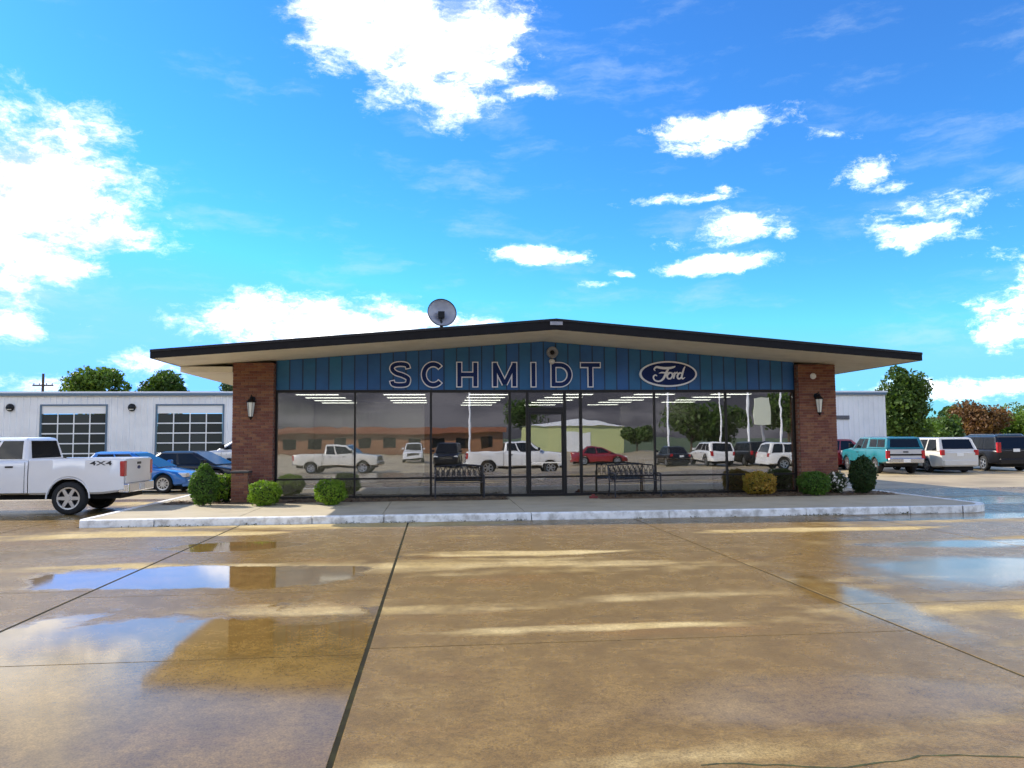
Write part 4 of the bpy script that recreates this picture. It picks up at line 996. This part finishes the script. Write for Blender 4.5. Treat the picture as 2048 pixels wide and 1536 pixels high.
def pick(L=5.89, W=2.03, H=1.93, wb=3.68, fo=.94, r=.405, cab=(-.72, 1.72, -.62, .88), rail=1.36, hood=1.25, **k):
    hl = L/2
    d = dict(L=L, W=W, r=r, zc=.50, wb=wb, fo=fo, gap=.085, tw=.27, top=[(-hl, rail), (cab[0]-.02, rail), (cab[0], rail-.02), (cab[1], hood+.07), (hl-.25, hood-.03), (hl, hood-.10)],
             bed=dict(x=cab[0]-.02, floor=.86, emblem=True), cab=dict(zb=rail-.03, zt=H, wb=W/2-.06, wt=W/2-.24, xb0=cab[0]+.01, xb1=cab[1], xt0=cab[2], xt1=cab[3], win=[(.06, .36), (.40, .88)], v0=.12, rv0=.14),
             tail=(rail-.44, rail-.06, .10), head=(hood-.32, hood-.08), grille=(.78, hood-.10), bump=(.52, .74), bumpmat=CHROME, plate=.56, plate_low=True, handles=[.65, -.30], seams=[cab[1]-.35, .30, cab[0]+.06], style=0, mir=.22, mirmat=BLACK, nose=.07)
    d.update(k); return d
def suv(L=4.9, W=1.95, H=1.80, **k):
    hl = L/2; zb = H*.60
    d = dict(L=L, W=W, r=.375, zc=.34, wb=L*.585, fo=L*.19, top=[(-hl, zb-.02), (-hl+.3, zb+.01), (hl-1.35, zb), (hl-.3, zb-.12), (hl, zb-.24)],
             cab=dict(zb=zb, zt=H, wb=W/2-.05, wt=W/2-.20, xb0=-hl+.05, xb1=hl-1.15, xt0=-hl+.32, xt1=hl-1.95, win=[(.06, .28), (.31, .57), (.60, .92)], v0=.10, rv0=.12),
             tail=(zb-.28, zb+.02, .22), head=(zb-.36, zb-.20), grille=(.52, zb-.22), bump=(.36, .62), plate=.80, handles=[.55, -.55], seams=[1.0, .02, -1.0], style=1, cladding=True, nose=.12)
    d.update(k); return d
def sedan(L=4.5, W=1.78, H=1.44, hatch=False, **k):
    hl = L/2; zb = H*.62
    d = dict(L=L, W=W, r=.315, zc=.23, wb=L*.58, fo=L*.19, tw=.21, top=[(-hl, zb+.02), (-hl+.35, zb+.06), (-hl+.9, zb+.02), (hl-1.25, zb), (hl-.35, zb-.16), (hl, zb-.32)],
             cab=dict(zb=zb, zt=H, wb=W/2-.04, wt=W/2-.24, xb0=-hl+(.22 if hatch else .5), xb1=hl-.95, xt0=-hl+(.7 if hatch else 1.3), xt1=hl-2.0, win=[(.14, .50), (.53, .88)], v0=.10),
             tail=(zb-.20, zb+.0, .25), head=(zb-.34, zb-.20), grille=(.36, .50), bump=(.22, .46), plate=.66, handles=[.3, -.6], seams=[.85, -.15, -1.05], hmat=BLACK, style=2, nose=.16, drop=.09, chrome=False)
    d.update(k); return d
vehicle('pickup_truck', 'white pickup truck with red tail light parked at the picture edge beside the sidewalk', 'pickup truck', (-10.56, 20.95, 0), math.pi, P_WHITE,
        pick(bed=dict(x=-.74, floor=.86, emblem=True, gate=P_WHITE), cab=(-.72, 1.72, -.60, .88), rail=1.36, H=1.90))
# decal on the bed side of that pickup
tm = text_mesh('4X4', .012, .01); fit(tm, -.26, .26, 0, .105, 0, .004)
tm.materials.append(M('decal_black', (.02, .02, .022), .5)); o = link('decal', tm, bpy.data.objects['pickup_truck'])
o.rotation_euler = (0, 0, math.pi); o.location = (-2.42, 1.008, 1.20)

vehicle('hatchback', 'small bright blue hatchback behind the white pickup', 'car', (-10.35, 28.6, 0), R(-8), P_BLUE, sedan(L=4.0, H=1.42, W=1.72, hatch=True))
vehicle('sedan', 'black low sedan parked beyond the blue hatchback', 'car', (-9.7, 32.6, 0), R(-14), P_BLACK, sedan(L=4.7, H=1.36, W=1.85))
vehicle('pickup_truck', 'silver pickup truck half hidden behind the brick pillar and black sedan', 'pickup truck', (-8.2, 37.4, 0), math.pi+R(-10), P_SILV, pick(H=1.85))
vehicle('pickup_truck', 'teal pickup truck with matching bed cap and silver tailgate parked beside the showroom', 'pickup truck', (21.95, 36.6, 0), R(83), P_TEAL,
        pick(L=5.3, W=1.86, H=1.74, wb=3.3, fo=.8, r=.36, cap=1.73, cab=(-.55, 1.45, -.48, .72), rail=1.16, hood=1.10, bed=dict(x=-.57, floor=.75, gate=P_SILV, stripe=BLACK), handles=[.45]))
vehicle('minivan', 'pearl white minivan parked between the teal pickup and black utility vehicle', 'minivan', (24.75, 36.9, 0), R(86), P_CREAM,
        suv(L=5.1, W=1.98, H=1.70, r=.34, zc=.26, cab=dict(zb=1.02, zt=1.69, wb=.96, wt=.82, xb0=-2.50, xb1=1.85, xt0=-2.18, xt1=.45, win=[(.05, .27), (.30, .58), (.61, .90)], v0=.10, rv0=.22), cladding=False, tail=(.84, 1.10, .20), plate=.80))
vehicle('utility_vehicle', 'black sport utility vehicle at the picture edge beside the minivan', 'suv', (28.5, 37.9, 0), R(84), P_BLACK,
        suv(L=5.1, W=2.0, H=1.76, rack=CHROME, tail=(.92, 1.42, .14), plate=.96))
vehicle('sedan', 'red car mostly hidden behind the teal pickup and brick pillar', 'car', (21.3, 40.4, 0), R(180), P_RED, sedan(L=4.6, H=1.62))
# parked across the lot, seen in the window glass
BZ = -.352
vehicle('pickup_truck', 'white pickup truck mirrored in the glass beside the entrance door', 'pickup truck', (4.75, -2.6, BZ), 0, P_WHITE, pick(H=1.93))
vehicle('pickup_truck', 'silver white compact pickup truck mirrored in the glass behind the round shrub', 'pickup truck', (-6.1, -6.2, BZ-.005), R(8), P_CREAM,
        pick(L=5.3, W=1.88, H=1.80, wb=3.25, fo=.85, r=.38, rail=1.24, hood=1.16, cab=(-.75, 1.5, -.65, .75)))
vehicle('utility_vehicle', 'small white utility vehicle far off in the glass near the bench', 'suv', (-2.0, -28, BZ-.025), R(90), P_WHITE, suv(L=4.6))
vehicle('utility_vehicle', 'dark utility vehicle mirrored in the glass above the iron lattice bench', 'suv', (1.0, -15.5, BZ-.015), R(95), P_BLACK, suv(H=1.85))
vehicle('sedan', 'red car mirrored in the glass just past the entrance door', 'car', (12.9, -17, BZ-.02), R(8), P_RED, sedan(H=1.5))
vehicle('utility_vehicle', 'white utility vehicle mirrored in the middle of the far glass panes', 'suv', (20.8, -13.4, BZ-.012), R(-90), P_WHITE, suv(H=1.78))
vehicle('utility_vehicle', 'dark utility vehicle mirrored between two white ones', 'suv', (23.6, -13.0, BZ-.012), R(-90), P_BLACK, suv(H=1.82))
vehicle('utility_vehicle', 'white utility vehicle mirrored in the last pane by the brick pillar', 'suv', (23.4, -4.6, BZ-.003), 0, P_WHITE, suv(H=1.78))
vehicle('sedan', 'dark sedan mirrored in the pane beside the middle white utility vehicle', 'car', (18.0, -14.2, BZ-.012), R(-90), P_BLACK, sedan())

# ================================================================ far things in view
tree((-31.1, 75, -.6), 9.6, 3.7, G_TREE2, 'broad round green tree rising above the garage roof', n=6500, leaf=.20, seed=11, crown_z=.6, rz=2.6, clumps=26, group='trees behind the garage')
tree((-25.7, 77, -.6), 9.3, 2.5, G_TREE, 'smaller dark tree above the garage roof beside the broad round one', n=4500, leaf=.20, seed=12, crown_z=.6, rz=2.4, clumps=18, group='trees behind the garage')
tree((-20.6, 82, -.6), 8.6, 1.5, G_FAR, 'thin pale tree top peeping over the garage roof near the eave', n=1500, leaf=.2, seed=13, rz=1.6, clumps=9, group='trees behind the garage')
tree((-18.4, 84, -.6), 8.5, 1.5, G_FAR, 'thin pale tree top nearest the showroom eave', n=1500, leaf=.2, seed=19, rz=1.6, clumps=9, group='trees behind the garage')
tree((38.2, 60, -.6), 9.0, 2.6, G_TREE, 'tall dark tree with full crown right of the garage', n=11000, leaf=.17, seed=14, rz=4.3, clumps=44, cone=.60, group='trees along the lot edge')
tree((30.5, 70, -.6), 8.3, 2.4, G_FAR, 'pale tree behind the garage roof below the showroom eave', n=3000, leaf=.2, seed=15, rz=3, clumps=16, group='trees along the lot edge')
tree((35.2, 75, -.6), 7.8, 2.0, G_FAR, 'small pale tree beside the tall dark tree', n=2500, leaf=.2, seed=25, rz=3, clumps=14, group='trees along the lot edge')
tree((66.8, 90, -.6), 6.6, 4.1, G_RUST, 'rust coloured autumn tree behind the parked vehicles', n=9000, leaf=.2, seed=16, rz=3.2, clumps=34, group='trees along the lot edge')
tree((75.5, 91, -.6), 6.6, 4.0, G_TREE2, 'light green round tree at the picture edge behind the black vehicle', n=8000, leaf=.2, seed=17, rz=3.2, clumps=30, group='trees along the lot edge')
tree((63.6, 92, -.6), 5.6, 1.5, G_TREE, 'slim dark green tree beside the rust coloured one', n=2500, leaf=.2, seed=18, rz=2.6, clumps=12, group='trees along the lot edge')
for k, (x, y, h, lab) in enumerate([(46.5, 72, 4.6, 'low green tree beside the tall dark tree'), (57.5, 84, 4.8, 'low green tree behind the minivan roof'), (60.7, 88, 4.6, 'low dark tree between the minivan and the rust tree'),
                                   (43.2, 66, 3.8, 'bushy low tree at the foot of the tall dark tree')]):
    tree((x, y, -.6), h, 2.9, (G_TREE2, G_TREE, G_TREE, G_TREE2)[k], lab, n=4000, leaf=.19, seed=30+k, rz=2.2, clumps=18, group='trees along the lot edge')
for k, (x, y, h, cr_, mt, lab) in enumerate([(71.2, 95, 5.6, 3.0, G_RUST, 'lower rust brown tree between the autumn tree and the light green one'), (66.5, 96, 5.2, 2.6, G_RUST, 'small brownish tree left of the large autumn tree'),
        (78.0, 97, 7.0, 4.0, G_TREE2, 'tall light green tree furthest along the lot edge'), (53.3, 78, 4.4, 2.6, G_TREE, 'dark round low tree above the minivan'), (69.8, 99, 7.6, 1.7, G_TREE, 'small dark tree top standing over the rust coloured tree')]):
    tree((x, y, -.6), h, cr_, mt, lab, n=4500, leaf=.2, seed=80+k, rz=h*.45, clumps=20, group='trees along the lot edge')
# far tree belt on the horizon
b_pts = []; b_n = []; rs = np.random.default_rng(50)
for k in range(420):
    az_ = rs.uniform(-1.0, 1.1); D_ = rs.uniform(170, 230); c = np.array([math.sin(az_)*D_, math.cos(az_)*D_, rs.uniform(0, 3.5)])
    dd = rs.normal(0, 1, (55, 3)); dd /= np.linalg.norm(dd, axis=1)[:, None]; b_pts.append(c+dd*np.array([4, 4, 2.6])*rs.uniform(.6, 1.0, (55, 1))); b_n.append(dd)
V, F = leafcloud(np.concatenate(b_pts), np.concatenate(b_n), .8, rs); tag(link('treeline', npmesh('treeline', V, F, G_FAR)), 'distant belt of green trees on the horizon', 'treeline', kind='stuff')
t = thing('utility_pole', 'wooden utility pole with cross arm above the garage roof', 'utility pole', (-35.9, 75, -.6))
MB().tube([(0, 0, 0), (0, 0, 8.6)], [.16, .11], 10).build('pole', BARK, t)
MB().box(-.9, .9, -.06, .06, 7.45, 7.58).build('cross_arm', BARK, t)
for x in (-.8, -.3, .3, .8): MB().lathe([(0, .0), (.05, .02), (.06, .1), (.02, .16), (0, .16)], 8, (x, 0, 7.58)).build('insulator', DISHM, t)

# ================================================================ across the street, seen only in the glass
SZ = -.42
def light_pole(x, y, h, label):
    t = thing('light_pole', label, 'light pole', (x, y, SZ), 0, 'lot lights mirrored in the glass')
    MB().lathe([(.28, 0), (.28, .7), (0, .7)], 12).build('footing', WALKM, t)
    MB().tube([(0, 0, .7), (0, 0, h)], [.11, .075], 10).build('pole', SIGNW, t)
    for s in (-1, 1):
        MB().tube([(0, 0, h-.1), (s*.7, 0, h+.05)], .03, 6).build('arm', SIGNW, t); MB().box(s*.6-.02, s*1.25 if s > 0 else s*.55, -.17, .17, h, h+.14).build('lamp_head', DISHM, t) if s > 0 else MB().box(-1.25, -.58, -.17, .17, h, h+.14).build('lamp_head', DISHM, t)
light_pole(3.5, -36, 9.5, 'white light pole mirrored above the iron bench'); light_pole(21.4, -26, 9, 'white light pole mirrored in the pane under the oval sign')
light_pole(33.5, -45, 7.6, 'thin light pole mirrored near the dark trees'); light_pole(34.5, -31, 9.0, 'light pole mirrored in the last pane by the pillar'); light_pole(33.2, -36, 9.2, 'light pole mirrored beside the pale sign board')
t = thing('sign_board', 'pale square sign board on a post mirrored in the last pane', 'sign', (36.9, -41, SZ))
MB().tube([(0, 0, 0), (0, 0, 3.6)], .12, 8).build('post', DISHM, t); MB().box(-.9, .9, -.1, .1, 3.6, 6.6).build('panel', M('pale_panel', (.7, .72, .58), .5), t, bevel=.02)
t = thing('brick_store', 'long low brown store mirrored in the glass behind the parked vehicles', 'building', (-6, -72, SZ))
MB().box(-18, 16, -10, 0, 0, 3.0).build('wall', M('brown_wall', (.30, .14, .07), .8, var=.3), t); MB().box(-18.6, 16.6, -10.6, .8, 3.0, 3.9).build('roof', M('rust_roof', (.26, .095, .05), .7, var=.3), t)
for k in range(9): MB().box(-16+3.6*k, -14.2+3.6*k, .001, .04, .8, 2.3).build('window', DGLASS, t)
t = thing('pale_warehouse', 'pale green warehouse mirrored in the glass past the entrance door', 'building', (21, -70, SZ))
MB().box(-7, 7, -12, 0, 0, 3.9).build('wall', M('pale_green', (.52, .56, .26), .7, var=.2), t); MB().prism([(-7.3, 3.9), (7.3, 3.9), (0, 5.0)], -12.2, .3, 'y').build('roof', SIGNW, t)
MB().box(-2, 2, .001, .05, 0, 3).build('roller_door', SIDING, t)
for k, (x, y, h, cr_) in enumerate([(34.0, -57, 7.6, 3.8), (39.5, -60, 7.0, 4.0), (48, -58, 9.0, 4.6), (16, -96, 10, 4), (-30, -80, 9, 5), (28.5, -64, 4.6, 2.4)]):
    tree((x, y, SZ), h, cr_, G_TREE, ['dark tree mirrored behind the middle light pole', 'dark tree mirrored beside the thin light pole', 'dark tree mirrored behind the sign board', 'round tree mirrored above the pale warehouse',
          'broad tree mirrored past the brown store', 'low dark tree mirrored between warehouse and light pole'][k], n=3000, leaf=.26, seed=60+k, rz=h*.42, clumps=16, group='trees mirrored in the glass')
